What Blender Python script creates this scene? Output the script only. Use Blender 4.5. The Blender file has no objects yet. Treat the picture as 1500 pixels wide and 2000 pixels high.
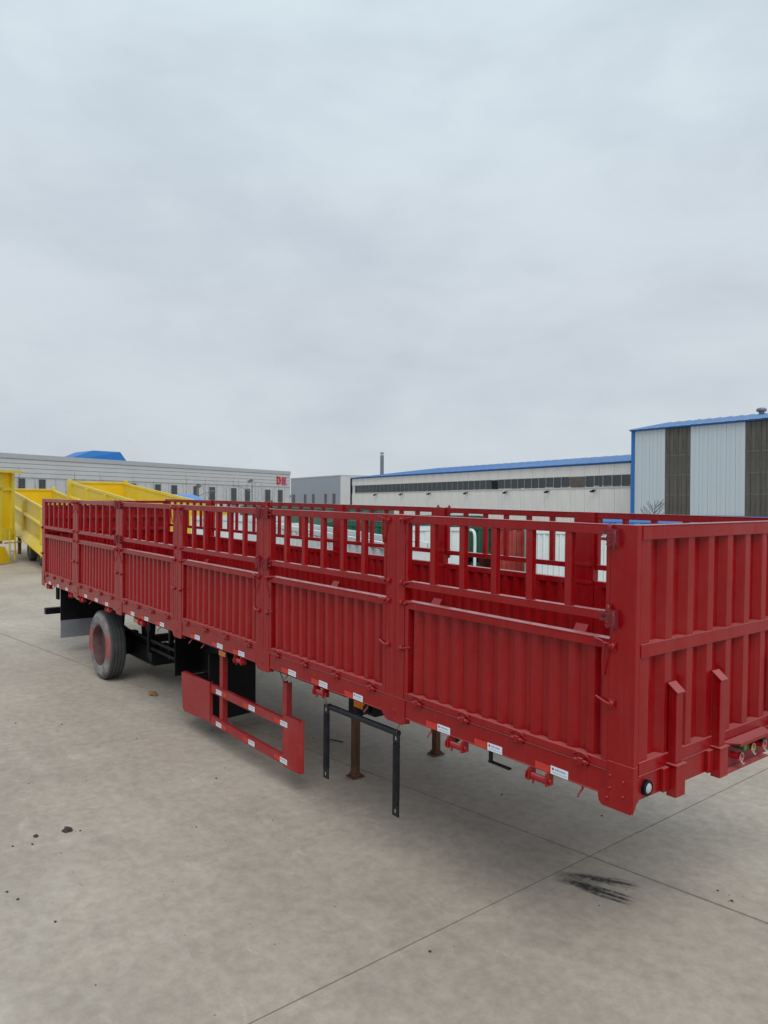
import bpy, math, random
from mathutils import Matrix, Vector
R = math.radians
random.seed(7)
scene = bpy.context.scene
col = scene.collection

# ------------------------------------------------------------------ camera
CAM = Vector((-2.450, 3.781, 3.026))
RT = Vector((-0.6193523, -0.7850505, 0.0099204))
DN = Vector((-0.0258897, 0.0077932, -0.9996344))
FW = Vector((0.7846862, -0.6193827, -0.0251515))
cd = bpy.data.cameras.new('camera'); cam = bpy.data.objects.new('camera', cd); col.objects.link(cam)
cam.matrix_world = Matrix(((RT.x, -DN.x, -FW.x, CAM.x), (RT.y, -DN.y, -FW.y, CAM.y), (RT.z, -DN.z, -FW.z, CAM.z), (0, 0, 0, 1)))
cd.sensor_fit = 'VERTICAL'; cd.sensor_height = 36; cd.lens = 1463.05 * 36 / 2000
cd.clip_start = 0.05; cd.clip_end = 3000
scene.camera = cam
scene.render.resolution_x = 768; scene.render.resolution_y = 1024

# ------------------------------------------------------------------ world: overcast sky
SUN_EL, SUN_AZ = R(52), R(-58)
w = bpy.data.worlds.new('World'); scene.world = w; w.use_nodes = True
nt = w.node_tree; nt.nodes.clear()
def N(t, ty, **k):
    n = t.nodes.new(ty)
    for a, b in k.items(): setattr(n, a, b)
    return n
out = N(nt, 'ShaderNodeOutputWorld'); bg = N(nt, 'ShaderNodeBackground'); bg2 = N(nt, 'ShaderNodeBackground')
sky = N(nt, 'ShaderNodeTexSky'); sky.sky_type = 'NISHITA'; sky.sun_disc = False
sky.sun_elevation = SUN_EL; sky.sun_rotation = SUN_AZ
nt.links.new(sky.outputs[0], bg.inputs[0]); bg.inputs[1].default_value = 0.06
tc = N(nt, 'ShaderNodeTexCoord'); mp = N(nt, 'ShaderNodeMapping'); mp.inputs['Scale'].default_value = (1.6, 1.6, 3.6)
mp.inputs['Rotation'].default_value = (0, 0, 0.5)
nt.links.new(tc.outputs['Generated'], mp.inputs[0])
n1 = N(nt, 'ShaderNodeTexNoise'); n1.inputs['Scale'].default_value = 1.3; n1.inputs['Detail'].default_value = 5; n1.inputs['Roughness'].default_value = 0.5
n1.inputs['Distortion'].default_value = 0.4
nt.links.new(mp.outputs[0], n1.inputs[0])
cr = N(nt, 'ShaderNodeValToRGB'); cr.color_ramp.interpolation = 'EASE'
cr.color_ramp.elements[0].position = 0.36; cr.color_ramp.elements[0].color = (0.555, 0.608, 0.675, 1)
cr.color_ramp.elements[1].position = 0.64; cr.color_ramp.elements[1].color = (0.655, 0.710, 0.765, 1)
n1b = N(nt, 'ShaderNodeTexNoise'); n1b.inputs['Scale'].default_value = 3.6; n1b.inputs['Detail'].default_value = 7; n1b.inputs['Roughness'].default_value = 0.55; n1b.inputs['Distortion'].default_value = 0.3
nt.links.new(mp.outputs[0], n1b.inputs[0])
nmx = N(nt, 'ShaderNodeMixRGB'); nmx.inputs[0].default_value = 0.38; nt.links.new(n1.outputs[0], nmx.inputs[1]); nt.links.new(n1b.outputs[0], nmx.inputs[2])
nt.links.new(nmx.outputs[0], cr.inputs[0])
sz = N(nt, 'ShaderNodeSeparateXYZ'); nt.links.new(tc.outputs['Generated'], sz.inputs[0])
zr = N(nt, 'ShaderNodeMapRange'); zr.inputs[1].default_value = 0.12; zr.inputs[2].default_value = 0.65; zr.inputs[4].default_value = 1.0; zr.interpolation_type = 'SMOOTHSTEP'; nt.links.new(sz.outputs[2], zr.inputs[0])
zm = N(nt, 'ShaderNodeMixRGB', blend_type='MULTIPLY'); zm.inputs[2].default_value = (1.13, 1.20, 1.20, 1); nt.links.new(zr.outputs[0], zm.inputs[0]); nt.links.new(cr.outputs[0], zm.inputs[1])
nt.links.new(zm.outputs[0], bg2.inputs[0]); bg2.inputs[1].default_value = 1.0
mx = N(nt, 'ShaderNodeMixShader'); mx.inputs[0].default_value = 0.94
nt.links.new(bg.outputs[0], mx.inputs[1]); nt.links.new(bg2.outputs[0], mx.inputs[2]); nt.links.new(mx.outputs[0], out.inputs[0])

sd = bpy.data.lights.new('sun', 'SUN'); so = bpy.data.objects.new('sun', sd); col.objects.link(so)
sd.energy = 1.5; sd.angle = R(40); sd.color = (1.0, 0.97, 0.92)
sdir = Vector((math.sin(SUN_AZ) * math.cos(SUN_EL), math.cos(SUN_AZ) * math.cos(SUN_EL), math.sin(SUN_EL)))
so.rotation_euler = sdir.to_track_quat('Z', 'Y').to_euler()
vs = scene.view_settings; vs.view_transform = 'Standard'; vs.look = 'None'; vs.exposure = 0.0; vs.gamma = 1.0; vs.use_curve_mapping = False

# ------------------------------------------------------------------ helpers
class MB:
    def __init__(s): s.v = []; s.f = []
    def add(s, vs_, fs):
        b = len(s.v); s.v += [tuple(p) for p in vs_]; s.f += [tuple(i + b for i in f) for f in fs]; return s
    def box(s, x0, x1, y0, y1, z0, z1, M=None):
        v = [Vector((x, y, z)) for x in (x0, x1) for y in (y0, y1) for z in (z0, z1)]
        if M: v = [M @ p for p in v]
        return s.add(v, [(0, 1, 3, 2), (4, 6, 7, 5), (0, 4, 5, 1), (2, 3, 7, 6), (0, 2, 6, 4), (1, 5, 7, 3)])
    def prism(s, poly, ax, a, b):
        # poly in the two remaining axes (cyclic order kept), extruded along axis ax from a to b
        def P(p, t): return {'x': (t, p[0], p[1]), 'y': (p[0], t, p[1]), 'z': (p[0], p[1], t)}[ax]
        n = len(poly)
        return s.add([P(p, a) for p in poly] + [P(p, b) for p in poly],
                     [tuple(range(n))[::-1], tuple(range(n, 2 * n))] + [(i, (i + 1) % n, n + (i + 1) % n, n + i) for i in range(n)])
    def cyl(s, p0, p1, r, n=10, r1=None):
        return s.tube([p0, p1], r, n, r1)
    def tube(s, pts, r, n=6, r1=None):
        pts = [Vector(p) for p in pts]; m = len(pts); rings = []
        for i, p in enumerate(pts):
            d = (pts[min(i + 1, m - 1)] - pts[max(i - 1, 0)]).normalized()
            u = d.orthogonal().normalized() if i == 0 else (pu - d * pu.dot(d)).normalized()
            pu = u; vv = d.cross(u)
            rr = r if r1 is None else r + (r1 - r) * i / (m - 1)
            rings.append([p + (u * math.cos(2 * math.pi * k / n) + vv * math.sin(2 * math.pi * k / n)) * rr for k in range(n)])
        vs_ = [q for g in rings for q in g]; fs = []
        for i in range(m - 1):
            for k in range(n):
                a = i * n + k; b = i * n + (k + 1) % n
                fs.append((a, b, b + n, a + n))
        fs.append(tuple(range(n))[::-1]); fs.append(tuple((m - 1) * n + k for k in range(n)))
        return s.add(vs_, fs)
    def lathe(s, prof, n, M=None):
        # prof: (radius, y) pairs round the local y axis
        vs_ = []
        for r_, y_ in prof:
            for k in range(n):
                a = 2 * math.pi * k / n; p = Vector((r_ * math.cos(a), y_, r_ * math.sin(a))); vs_.append(M @ p if M else p)
        fs = []
        for i in range(len(prof) - 1):
            for k in range(n):
                a = i * n + k; b = i * n + (k + 1) % n; fs.append((a, a + n, b + n, b))
        return s.add(vs_, fs)
    def mesh(s, name, m):
        me = bpy.data.meshes.new(name); me.from_pydata(s.v, [], s.f)
        if m: me.materials.append(m)
        me.validate(); me.update(); return me

def link(name, me, parent=None, M=None, bevel=0, smooth=None):
    o = bpy.data.objects.new(name, me); col.objects.link(o)
    if parent is not None: o.parent = parent
    if M is not None: o.matrix_local = M
    if bevel:
        b = o.modifiers.new('bevel', 'BEVEL'); b.width = bevel; b.segments = 2; b.limit_method = 'ANGLE'; b.angle_limit = R(40)
    if smooth:
        for p in me.polygons: p.use_smooth = True
        me.set_sharp_from_angle(angle=R(smooth))
    return o
def part(mb, name, m, parent=None, M=None, bevel=0, smooth=None): return link(name, mb.mesh(name, m), parent, M, bevel, smooth)
def tag(o, label, cat, group=None, kind=None):
    if label: o['label'] = label
    if cat: o['category'] = cat
    if group: o['group'] = group
    if kind: o['kind'] = kind
    return o
def thing(name, label, cat, M, group=None):
    o = bpy.data.objects.new(name, None); col.objects.link(o); o.empty_display_size = 0.3
    o.matrix_world = M; return tag(o, label, cat, group)
def T(x, y, z): return Matrix.Translation((x, y, z))
def RZ(a): return Matrix.Rotation(a, 4, 'Z')

# ------------------------------------------------------------------ materials
def mat(name, c, rough=0.5, metal=0.0, spec=0.5, var=0.12, vscale=3.0, bump=0.0, bscale=60, dust=None, dust_amt=0.0, dscale=2.0, stretch=None, coat=0.0):
    m = bpy.data.materials.new(name); m.use_nodes = True; t = m.node_tree; b = t.nodes['Principled BSDF']
    b.inputs['Roughness'].default_value = rough; b.inputs['Metallic'].default_value = metal; b.inputs['Specular IOR Level'].default_value = spec
    b.inputs['Coat Weight'].default_value = coat; b.inputs['Coat Roughness'].default_value = 0.25
    tcn = N(t, 'ShaderNodeTexCoord'); mpn = N(t, 'ShaderNodeMapping')
    if stretch: mpn.inputs['Scale'].default_value = stretch
    t.links.new(tcn.outputs['Object'], mpn.inputs[0])
    nz = N(t, 'ShaderNodeTexNoise'); nz.inputs['Scale'].default_value = vscale; nz.inputs['Detail'].default_value = 6; nz.inputs['Roughness'].default_value = 0.62
    t.links.new(mpn.outputs[0], nz.inputs[0])
    r = N(t, 'ShaderNodeValToRGB'); r.color_ramp.elements[0].position = 0.3; r.color_ramp.elements[1].position = 0.7
    r.color_ramp.elements[0].color = tuple(x * (1 - var) for x in c) + (1,); r.color_ramp.elements[1].color = tuple(min(1, x * (1 + var)) for x in c) + (1,)
    t.links.new(nz.outputs[0], r.inputs[0]); src = r.outputs[0]
    if dust:
        nd = N(t, 'ShaderNodeTexNoise'); nd.inputs['Scale'].default_value = dscale; nd.inputs['Detail'].default_value = 8; nd.inputs['Roughness'].default_value = 0.7
        t.links.new(mpn.outputs[0], nd.inputs[0])
        mr = N(t, 'ShaderNodeMapRange'); mr.inputs[1].default_value = 0.42; mr.inputs[2].default_value = 0.72; mr.inputs[4].default_value = dust_amt
        t.links.new(nd.outputs[0], mr.inputs[0])
        mc = N(t, 'ShaderNodeMixRGB'); mc.inputs[2].default_value = tuple(dust) + (1,)
        t.links.new(mr.outputs[0], mc.inputs[0]); t.links.new(src, mc.inputs[1]); src = mc.outputs[0]
        ra = N(t, 'ShaderNodeMath', operation='MULTIPLY_ADD'); ra.inputs[1].default_value = 0.5; ra.inputs[2].default_value = rough
        t.links.new(mr.outputs[0], ra.inputs[0]); t.links.new(ra.outputs[0], b.inputs['Roughness'])
    t.links.new(src, b.inputs['Base Color'])
    if bump:
        nb = N(t, 'ShaderNodeTexNoise'); nb.inputs['Scale'].default_value = bscale; nb.inputs['Detail'].default_value = 3
        t.links.new(tcn.outputs['Object'], nb.inputs[0])
        bp = N(t, 'ShaderNodeBump'); bp.inputs['Strength'].default_value = bump; bp.inputs['Distance'].default_value = 0.01
        t.links.new(nb.outputs[0], bp.inputs['Height']); t.links.new(bp.outputs[0], b.inputs['Normal'])
    return m
def red_paint():
    m = mat('red_paint', (0.275, 0.0022, 0.0052), 0.20, spec=0.33, var=0.13, vscale=1.6, dust=(0.30, 0.045, 0.042), dust_amt=0.22, dscale=3.0)
    t = m.node_tree; b = t.nodes['Principled BSDF']; tcn = N(t, 'ShaderNodeTexCoord')
    geo = N(t, 'ShaderNodeNewGeometry'); P = geo.outputs['Position']
    src = b.inputs['Base Color'].links[0].from_socket
    # rain streaks: thin, upright
    mp_ = N(t, 'ShaderNodeMapping'); mp_.inputs['Scale'].default_value = (1, 1, 0.06); t.links.new(P, mp_.inputs[0])
    n_ = N(t, 'ShaderNodeTexNoise'); n_.inputs['Scale'].default_value = 24; n_.inputs['Detail'].default_value = 4; t.links.new(mp_.outputs[0], n_.inputs[0])
    r_ = N(t, 'ShaderNodeMapRange'); r_.inputs[1].default_value = 0.52; r_.inputs[2].default_value = 0.75; r_.inputs[4].default_value = 0.35; t.links.new(n_.outputs[0], r_.inputs[0])
    x_ = N(t, 'ShaderNodeMixRGB'); x_.inputs[2].default_value = (0.31, 0.028, 0.028, 1); t.links.new(r_.outputs[0], x_.inputs[0]); t.links.new(src, x_.inputs[1])
    # small scuffs and chips
    n2 = N(t, 'ShaderNodeTexNoise'); n2.inputs['Scale'].default_value = 16; n2.inputs['Detail'].default_value = 8; n2.inputs['Roughness'].default_value = 0.75; t.links.new(P, n2.inputs[0])
    r2 = N(t, 'ShaderNodeMapRange'); r2.inputs[1].default_value = 0.655; r2.inputs[2].default_value = 0.70; r2.inputs[4].default_value = 0.55; t.links.new(n2.outputs[0], r2.inputs[0])
    x2 = N(t, 'ShaderNodeMixRGB'); x2.inputs[2].default_value = (0.10, 0.012, 0.012, 1); t.links.new(r2.outputs[0], x2.inputs[0]); t.links.new(x_.outputs[0], x2.inputs[1])
    # upward faces tinted pale pink: sky sheen put into the colour
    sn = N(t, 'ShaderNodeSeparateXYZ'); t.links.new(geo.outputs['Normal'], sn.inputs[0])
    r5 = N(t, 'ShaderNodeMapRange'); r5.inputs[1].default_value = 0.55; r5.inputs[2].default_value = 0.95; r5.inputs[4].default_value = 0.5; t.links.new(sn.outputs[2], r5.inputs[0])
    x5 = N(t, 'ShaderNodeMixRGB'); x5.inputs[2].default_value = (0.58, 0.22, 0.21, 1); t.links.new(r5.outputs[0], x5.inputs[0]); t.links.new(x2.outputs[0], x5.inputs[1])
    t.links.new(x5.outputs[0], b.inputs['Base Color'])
    # hand-sprayed ripple and slightly oil-canned sheet
    n3 = N(t, 'ShaderNodeTexNoise'); n3.inputs['Scale'].default_value = 3.2; n3.inputs['Detail'].default_value = 2; t.links.new(P, n3.inputs[0])
    b1 = N(t, 'ShaderNodeBump'); b1.inputs['Strength'].default_value = 0.35; b1.inputs['Distance'].default_value = 0.03; t.links.new(n3.outputs[0], b1.inputs['Height'])
    n4 = N(t, 'ShaderNodeTexNoise'); n4.inputs['Scale'].default_value = 120; t.links.new(P, n4.inputs[0])
    b2_ = N(t, 'ShaderNodeBump'); b2_.inputs['Strength'].default_value = 0.08; b2_.inputs['Distance'].default_value = 0.003; t.links.new(n4.outputs[0], b2_.inputs['Height']); t.links.new(b1.outputs[0], b2_.inputs['Normal'])
    t.links.new(b2_.outputs[0], b.inputs['Normal']); return m
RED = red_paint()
REDG = mat('red_guard_paint', (0.30, 0.007, 0.009), 0.42, var=0.08, vscale=4, dust=(0.35, 0.12, 0.10), dust_amt=0.3, dscale=5)
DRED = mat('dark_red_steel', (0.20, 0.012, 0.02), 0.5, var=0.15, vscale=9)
BLK = mat('black_steel', (0.003, 0.0035, 0.006), 0.5, spec=0.25, var=0.3, vscale=6, dust=(0.05, 0.045, 0.04), dust_amt=0.08, dscale=4)
BLKM = mat('black_paint_dull', (0.004, 0.005, 0.010), 0.4, spec=0.3, var=0.2, vscale=8, dust=(0.07, 0.065, 0.06), dust_amt=0.18, dscale=10)
RUST = mat('rusty_brown_steel', (0.155, 0.075, 0.036), 0.75, var=0.45, vscale=7, stretch=(1, 1, 0.3), dust=(0.05, 0.025, 0.015), dust_amt=0.7, dscale=6)
RUBD = mat('tread_rubber', (0.052, 0.056, 0.058), 0.8, var=0.25, vscale=5, dust=(0.15, 0.14, 0.13), dust_amt=0.45, dscale=4)
GREYF = mat('grey_rubber_flap', (0.20, 0.21, 0.24), 0.6, var=0.12, vscale=4)
AMB = mat('amber_lens', (0.75, 0.20, 0.015), 0.25, var=0.15, vscale=20)
WHT = mat('white_lens', (0.42, 0.45, 0.52), 0.25, var=0.03)
TAPE = mat('red_reflective_tape', (0.52, 0.030, 0.018), 0.45, var=0.15, vscale=30)
CHR = mat('polished_steel', (0.65, 0.65, 0.66), 0.22, metal=1.0, var=0.05)
GLADR = mat('red_plastic', (0.5, 0.01, 0.015), 0.35, var=0.05)
GLADY = mat('yellow_brass_cap', (0.42, 0.24, 0.02), 0.35, var=0.15, vscale=30)
GLADG = mat('green_plastic', (0.01, 0.16, 0.06), 0.35, var=0.05)
DECK = mat('deck_plate', (0.17, 0.03, 0.03), 0.55, var=0.25, vscale=2, dust=(0.25, 0.2, 0.17), dust_amt=0.5)
YEL = mat('yellow_paint', (0.68, 0.53, 0.040), 0.42, var=0.06, vscale=1.5, dust=(0.70, 0.60, 0.24), dust_amt=0.35, dscale=1.4)
YEL2 = mat('orange_yellow_paint', (0.80, 0.54, 0.010), 0.5, var=0.05, vscale=1.0)
DYEL = mat('dark_brown_steel', (0.20, 0.11, 0.03), 0.6, var=0.2)  # dark brown steel of dump trailer chassis, axles, legs and hooks
CREAM = mat('cream_cladding', (0.72, 0.715, 0.69), 0.55, var=0.05, vscale=0.8, stretch=(1, 1, 0.12), dust=(0.42, 0.40, 0.37), dust_amt=0.35, dscale=1.3)
GREYC = mat('silver_grey_cladding', (0.52, 0.53, 0.535), 0.45, var=0.06, vscale=0.3, metal=0.0)
GREYD = mat('grey_parapet_trim', (0.40, 0.42, 0.44), 0.5, var=0.05)
GREYB = mat('blue_grey_cladding', (0.30, 0.33, 0.38), 0.5, var=0.04, vscale=0.3)
ABLUE = mat('pale_blue_cladding', (0.52, 0.59, 0.64), 0.5, var=0.05, vscale=0.5, stretch=(1, 1, 0.15), dust=(0.42, 0.48, 0.52), dust_amt=0.4, dscale=1)
FRP = mat('dark_translucent_sheet', (0.082, 0.076, 0.066), 0.4, var=0.35, vscale=1.1, stretch=(1, 1, 0.5), dust=(0.135, 0.125, 0.105), dust_amt=0.5, dscale=2)
ROOFB = mat('blue_steel_roof', (0.14, 0.27, 0.50), 0.45, var=0.15, vscale=0.25, stretch=(0.2, 1, 1), dust=(0.24, 0.38, 0.60), dust_amt=0.5, dscale=0.4)
BLUE = mat('blue_paint', (0.008, 0.14, 0.44), 0.45, var=0.08)
BLUE2 = mat('bright_blue_paint', (0.09, 0.26, 0.62), 0.5, var=0.1, vscale=1)
GLASS = mat('dark_window_glass', (0.050, 0.062, 0.070), 0.12, spec=0.6, var=0.35, vscale=0.7)
GLASS2 = mat('dull_window_glass', (0.055, 0.058, 0.062), 0.25, var=0.25, vscale=1.0)  # rougher dark glass for the grey halls and the solar panels
FRAMEW = mat('pale_window_frame', (0.45, 0.45, 0.44), 0.5, var=0.05)
WHITE = mat('white_body_paint', (0.66, 0.72, 0.73), 0.45, var=0.05, vscale=1.5, dust=(0.5, 0.52, 0.48), dust_amt=0.3)
GREEN = mat('green_body_paint', (0.008, 0.085, 0.05), 0.45, var=0.2, vscale=1.2)
GREENG = mat('weathered_green_paint', (0.06, 0.15, 0.12), 0.55, var=0.25, vscale=1.0)
RED2 = mat('brick_red_body_paint', (0.36, 0.04, 0.03), 0.5, var=0.1, dust=(0.45, 0.25, 0.2), dust_amt=0.25)
SIGNR = mat('red_sign_letters', (0.52, 0.012, 0.035), 0.5, var=0.05)
GALV = mat('galvanised_steel', (0.20, 0.205, 0.215), 0.5, metal=0.3, var=0.15, vscale=2)
BARK = mat('grey_bark', (0.055, 0.048, 0.045), 0.9, var=0.3, vscale=9)
CLOD = mat('dry_mud', (0.055, 0.042, 0.034), 0.95, var=0.4, vscale=30, bump=0.6, bscale=60)
LEAFM = mat('dry_leaf', (0.28, 0.15, 0.06), 0.8, var=0.25, vscale=30)

# reflective sticker: white with a red mark and two lines of blue-green print
def sticker_mat():
    m = bpy.data.materials.new('white_printed_sticker'); m.use_nodes = True; t = m.node_tree; b = t.nodes['Principled BSDF']
    b.inputs['Roughness'].default_value = 0.35
    tcn = N(t, 'ShaderNodeTexCoord'); sp = N(t, 'ShaderNodeSeparateXYZ'); t.links.new(tcn.outputs['Object'], sp.inputs[0])
    def band(sock, lo, hi):
        a = N(t, 'ShaderNodeMath', operation='GREATER_THAN'); a.inputs[1].default_value = lo; t.links.new(sock, a.inputs[0])
        c = N(t, 'ShaderNodeMath', operation='LESS_THAN'); c.inputs[1].default_value = hi; t.links.new(sock, c.inputs[0])
        d = N(t, 'ShaderNodeMath', operation='MULTIPLY'); t.links.new(a.outputs[0], d.inputs[0]); t.links.new(c.outputs[0], d.inputs[1]); return d.outputs[0]
    def mul(p, q):
        d = N(t, 'ShaderNodeMath', operation='MULTIPLY'); t.links.new(p, d.inputs[0]); t.links.new(q, d.inputs[1]); return d.outputs[0]
    X, Z = sp.outputs[0], sp.outputs[2]
    wv = N(t, 'ShaderNodeTexNoise'); wv.inputs['Scale'].default_value = 260; t.links.new(tcn.outputs['Object'], wv.inputs[0])
    g = N(t, 'ShaderNodeMath', operation='GREATER_THAN'); g.inputs[1].default_value = 0.47; t.links.new(wv.outputs[0], g.inputs[0])
    l1 = mul(mul(band(X, -0.05, 0.035), band(Z, 0.002, 0.014)), g.outputs[0]); l2 = mul(mul(band(X, -0.06, 0.05), band(Z, -0.017, -0.008)), g.outputs[0])
    rd = mul(band(X, 0.042, 0.058), band(Z, 0.001, 0.016))
    m1 = N(t, 'ShaderNodeMixRGB'); m1.inputs[1].default_value = (0.72, 0.74, 0.80, 1); m1.inputs[2].default_value = (0.10, 0.16, 0.50, 1); t.links.new(l1, m1.inputs[0])
    m2 = N(t, 'ShaderNodeMixRGB'); m2.inputs[2].default_value = (0.22, 0.42, 0.44, 1); t.links.new(l2, m2.inputs[0]); t.links.new(m1.outputs[0], m2.inputs[1])
    m3 = N(t, 'ShaderNodeMixRGB'); m3.inputs[2].default_value = (0.35, 0.01, 0.05, 1); t.links.new(rd, m3.inputs[0]); t.links.new(m2.outputs[0], m3.inputs[1])
    t.links.new(m3.outputs[0], b.inputs['Base Color']); return m
STK = sticker_mat()

# dusty sidewall with red overspray
def sidewall_mat():
    m = bpy.data.materials.new('dusty_sidewall_with_red_overspray'); m.use_nodes = True; t = m.node_tree; b = t.nodes['Principled BSDF']
    b.inputs['Roughness'].default_value = 0.8
    tcn = N(t, 'ShaderNodeTexCoord'); sp = N(t, 'ShaderNodeSeparateXYZ'); t.links.new(tcn.outputs['Object'], sp.inputs[0])
    nz = N(t, 'ShaderNodeTexNoise'); nz.inputs['Scale'].default_value = 5; nz.inputs['Detail'].default_value = 6; t.links.new(tcn.outputs['Object'], nz.inputs[0])
    r = N(t, 'ShaderNodeValToRGB'); r.color_ramp.elements[0].position = 0.35; r.color_ramp.elements[1].position = 0.68
    r.color_ramp.elements[0].color = (0.13, 0.115, 0.115, 1); r.color_ramp.elements[1].color = (0.31, 0.28, 0.28, 1); t.links.new(nz.outputs[0], r.inputs[0])
    # the overspray lies in a level band a little above the hub
    ad = N(t, 'ShaderNodeMath', operation='MULTIPLY_ADD'); ad.inputs[1].default_value = 0.25; t.links.new(nz.outputs[0], ad.inputs[0]); t.links.new(sp.outputs[2], ad.inputs[2])
    ab = N(t, 'ShaderNodeMath', operation='SUBTRACT'); ab.inputs[1].default_value = 0.15; t.links.new(ad.outputs[0], ab.inputs[0])
    ab2 = N(t, 'ShaderNodeMath', operation='ABSOLUTE'); t.links.new(ab.outputs[0], ab2.inputs[0])
    mr = N(t, 'ShaderNodeMapRange'); mr.inputs[1].default_value = 0.13; mr.inputs[2].default_value = 0.24; mr.inputs[3].default_value = 0.75; mr.inputs[4].default_value = 0.0
    t.links.new(ab2.outputs[0], mr.inputs[0])
    mc = N(t, 'ShaderNodeMixRGB'); mc.inputs[2].default_value = (0.34, 0.035, 0.035, 1); t.links.new(mr.outputs[0], mc.inputs[0]); t.links.new(r.outputs[0], mc.inputs[1])
    t.links.new(mc.outputs[0], b.inputs['Base Color']); return m
SIDEW = sidewall_mat()
RIMM = mat('dusty_red_rim', (0.085, 0.035, 0.035), 0.7, var=0.35, vscale=4, dust=(0.17, 0.14, 0.14), dust_amt=0.5, dscale=5)

def concrete():
    m = bpy.data.materials.new('swept_concrete'); m.use_nodes = True; t = m.node_tree; b = t.nodes['Principled BSDF']
    b.inputs['Roughness'].default_value = 0.78; b.inputs['Specular IOR Level'].default_value = 0.35
    tcn = N(t, 'ShaderNodeTexCoord'); P = tcn.outputs['Object']
    def noise(scale, detail=6, rough=0.6, sc=None, rot=None, dist=0.0):
        mpn = N(t, 'ShaderNodeMapping')
        if sc: mpn.inputs['Scale'].default_value = sc
        if rot: mpn.inputs['Rotation'].default_value = (0, 0, rot)
        t.links.new(P, mpn.inputs[0])
        n = N(t, 'ShaderNodeTexNoise'); n.inputs['Scale'].default_value = scale; n.inputs['Detail'].default_value = detail; n.inputs['Roughness'].default_value = rough
        n.inputs['Distortion'].default_value = dist
        t.links.new(mpn.outputs[0], n.inputs[0]); return n.outputs[0]
    def ramp(s, a, ca, c, cc):
        r = N(t, 'ShaderNodeValToRGB'); r.color_ramp.elements[0].position = a; r.color_ramp.elements[0].color = ca + (1,)
        r.color_ramp.elements[1].position = c; r.color_ramp.elements[1].color = cc + (1,); t.links.new(s, r.inputs[0]); return r.outputs[0]
    def mixc(f, a, c, ty='MIX', amt=None):
        x = N(t, 'ShaderNodeMixRGB', blend_type=ty)
        if amt is None: t.links.new(f, x.inputs[0])
        else: x.inputs[0].default_value = amt
        if isinstance(a, tuple): x.inputs[1].default_value = a + (1,)
        else: t.links.new(a, x.inputs[1])
        if isinstance(c, tuple): x.inputs[2].default_value = c + (1,)
        else: t.links.new(c, x.inputs[2])
        return x.outputs[0]
    def mrange(s, a, c, lo, hi):
        x = N(t, 'ShaderNodeMapRange'); x.inputs[1].default_value = a; x.inputs[2].default_value = c; x.inputs[3].default_value = lo; x.inputs[4].default_value = hi
        t.links.new(s, x.inputs[0]); return x.outputs[0]
    base = ramp(noise(0.35, 7, 0.6, dist=0.3), 0.32, (0.418, 0.360, 0.300), 0.70, (0.545, 0.478, 0.400))
    # streaks left by sweeping and rolling wheels
    base = mixc(None, base, ramp(noise(1.2, 6, 0.65, sc=(0.18, 1.6, 1), rot=-0.55), 0.3, (0.62, 0.62, 0.62), 0.72, (1.0, 1.0, 1.0)), 'MULTIPLY', 0.34)
    base = mixc(None, base, ramp(noise(2.2, 6, 0.7, sc=(1.3, 0.15, 1), rot=0.35, dist=0.5), 0.3, (0.70, 0.70, 0.70), 0.7, (1.05, 1.05, 1.05)), 'MULTIPLY', 0.30)
    # grey-green damp patches and pale dusty patches
    base = mixc(mrange(noise(0.55, 5, 0.6, dist=0.8), 0.50, 0.70, 0, 0.32), base, (0.385, 0.342, 0.290))
    base = mixc(mrange(noise(0.8, 8, 0.72, sc=(1, 0.5, 1), rot=0.8, dist=1.0), 0.58, 0.74, 0, 0.5), base, (0.60, 0.545, 0.48))
    # blotchy speckle, grit
    base = mixc(None, base, ramp(noise(9, 5, 0.7), 0.32, (0.76, 0.75, 0.74), 0.66, (1.08, 1.08, 1.08)), 'MULTIPLY', 0.75)
    base = mixc(mrange(noise(38, 3, 0.7), 0.68, 0.76, 0, 0.55), base, (0.14, 0.12, 0.10))
    base = mixc(mrange(noise(55, 2, 0.6), 0.69, 0.75, 0, 0.45), base, (0.56, 0.53, 0.50))
    base = mixc(mrange(noise(0.45, 4, 0.6, sc=(1, 1, 1), dist=1.5), 0.60, 0.72, 0, 0.22), base, (0.27, 0.235, 0.205))
    base = mixc(mrange(noise(3.5, 7, 0.75, sc=(0.5, 1.4, 1), rot=-0.4, dist=0.6), 0.60, 0.72, 0, 0.40), base, (0.66, 0.60, 0.53))
    base = mixc(mrange(noise(2.7, 7, 0.75, sc=(1.5, 0.5, 1), rot=-0.9, dist=0.8), 0.60, 0.74, 0, 0.35), base, (0.25, 0.22, 0.19))
    # pale curved tracks left by turning wheels
    for (cx, cy, rad, wd, amt) in ((16.6, -3.3, 3.4, 0.10, 0.32), (17.3, -4.4, 5.0, 0.12, 0.25), (6.0, 8.0, 6.3, 0.12, 0.14), (5.0, 9.0, 9.0, 0.16, 0.12)):
        sb = N(t, 'ShaderNodeVectorMath', operation='SUBTRACT'); sb.inputs[1].default_value = (cx, cy, 0); t.links.new(P, sb.inputs[0])
        ln = N(t, 'ShaderNodeVectorMath', operation='LENGTH'); t.links.new(sb.outputs[0], ln.inputs[0])
        s1 = N(t, 'ShaderNodeMath', operation='SUBTRACT'); s1.inputs[1].default_value = rad; t.links.new(ln.outputs['Value'], s1.inputs[0])
        a1 = N(t, 'ShaderNodeMath', operation='ABSOLUTE'); t.links.new(s1.outputs[0], a1.inputs[0])
        q = mrange(a1.outputs[0], 0, wd, amt, 0)
        mm = N(t, 'ShaderNodeMath', operation='MULTIPLY'); t.links.new(q, mm.inputs[0]); t.links.new(mrange(noise(2.5, 5, 0.7), 0.4, 0.62, 0, 1), mm.inputs[1])
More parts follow.
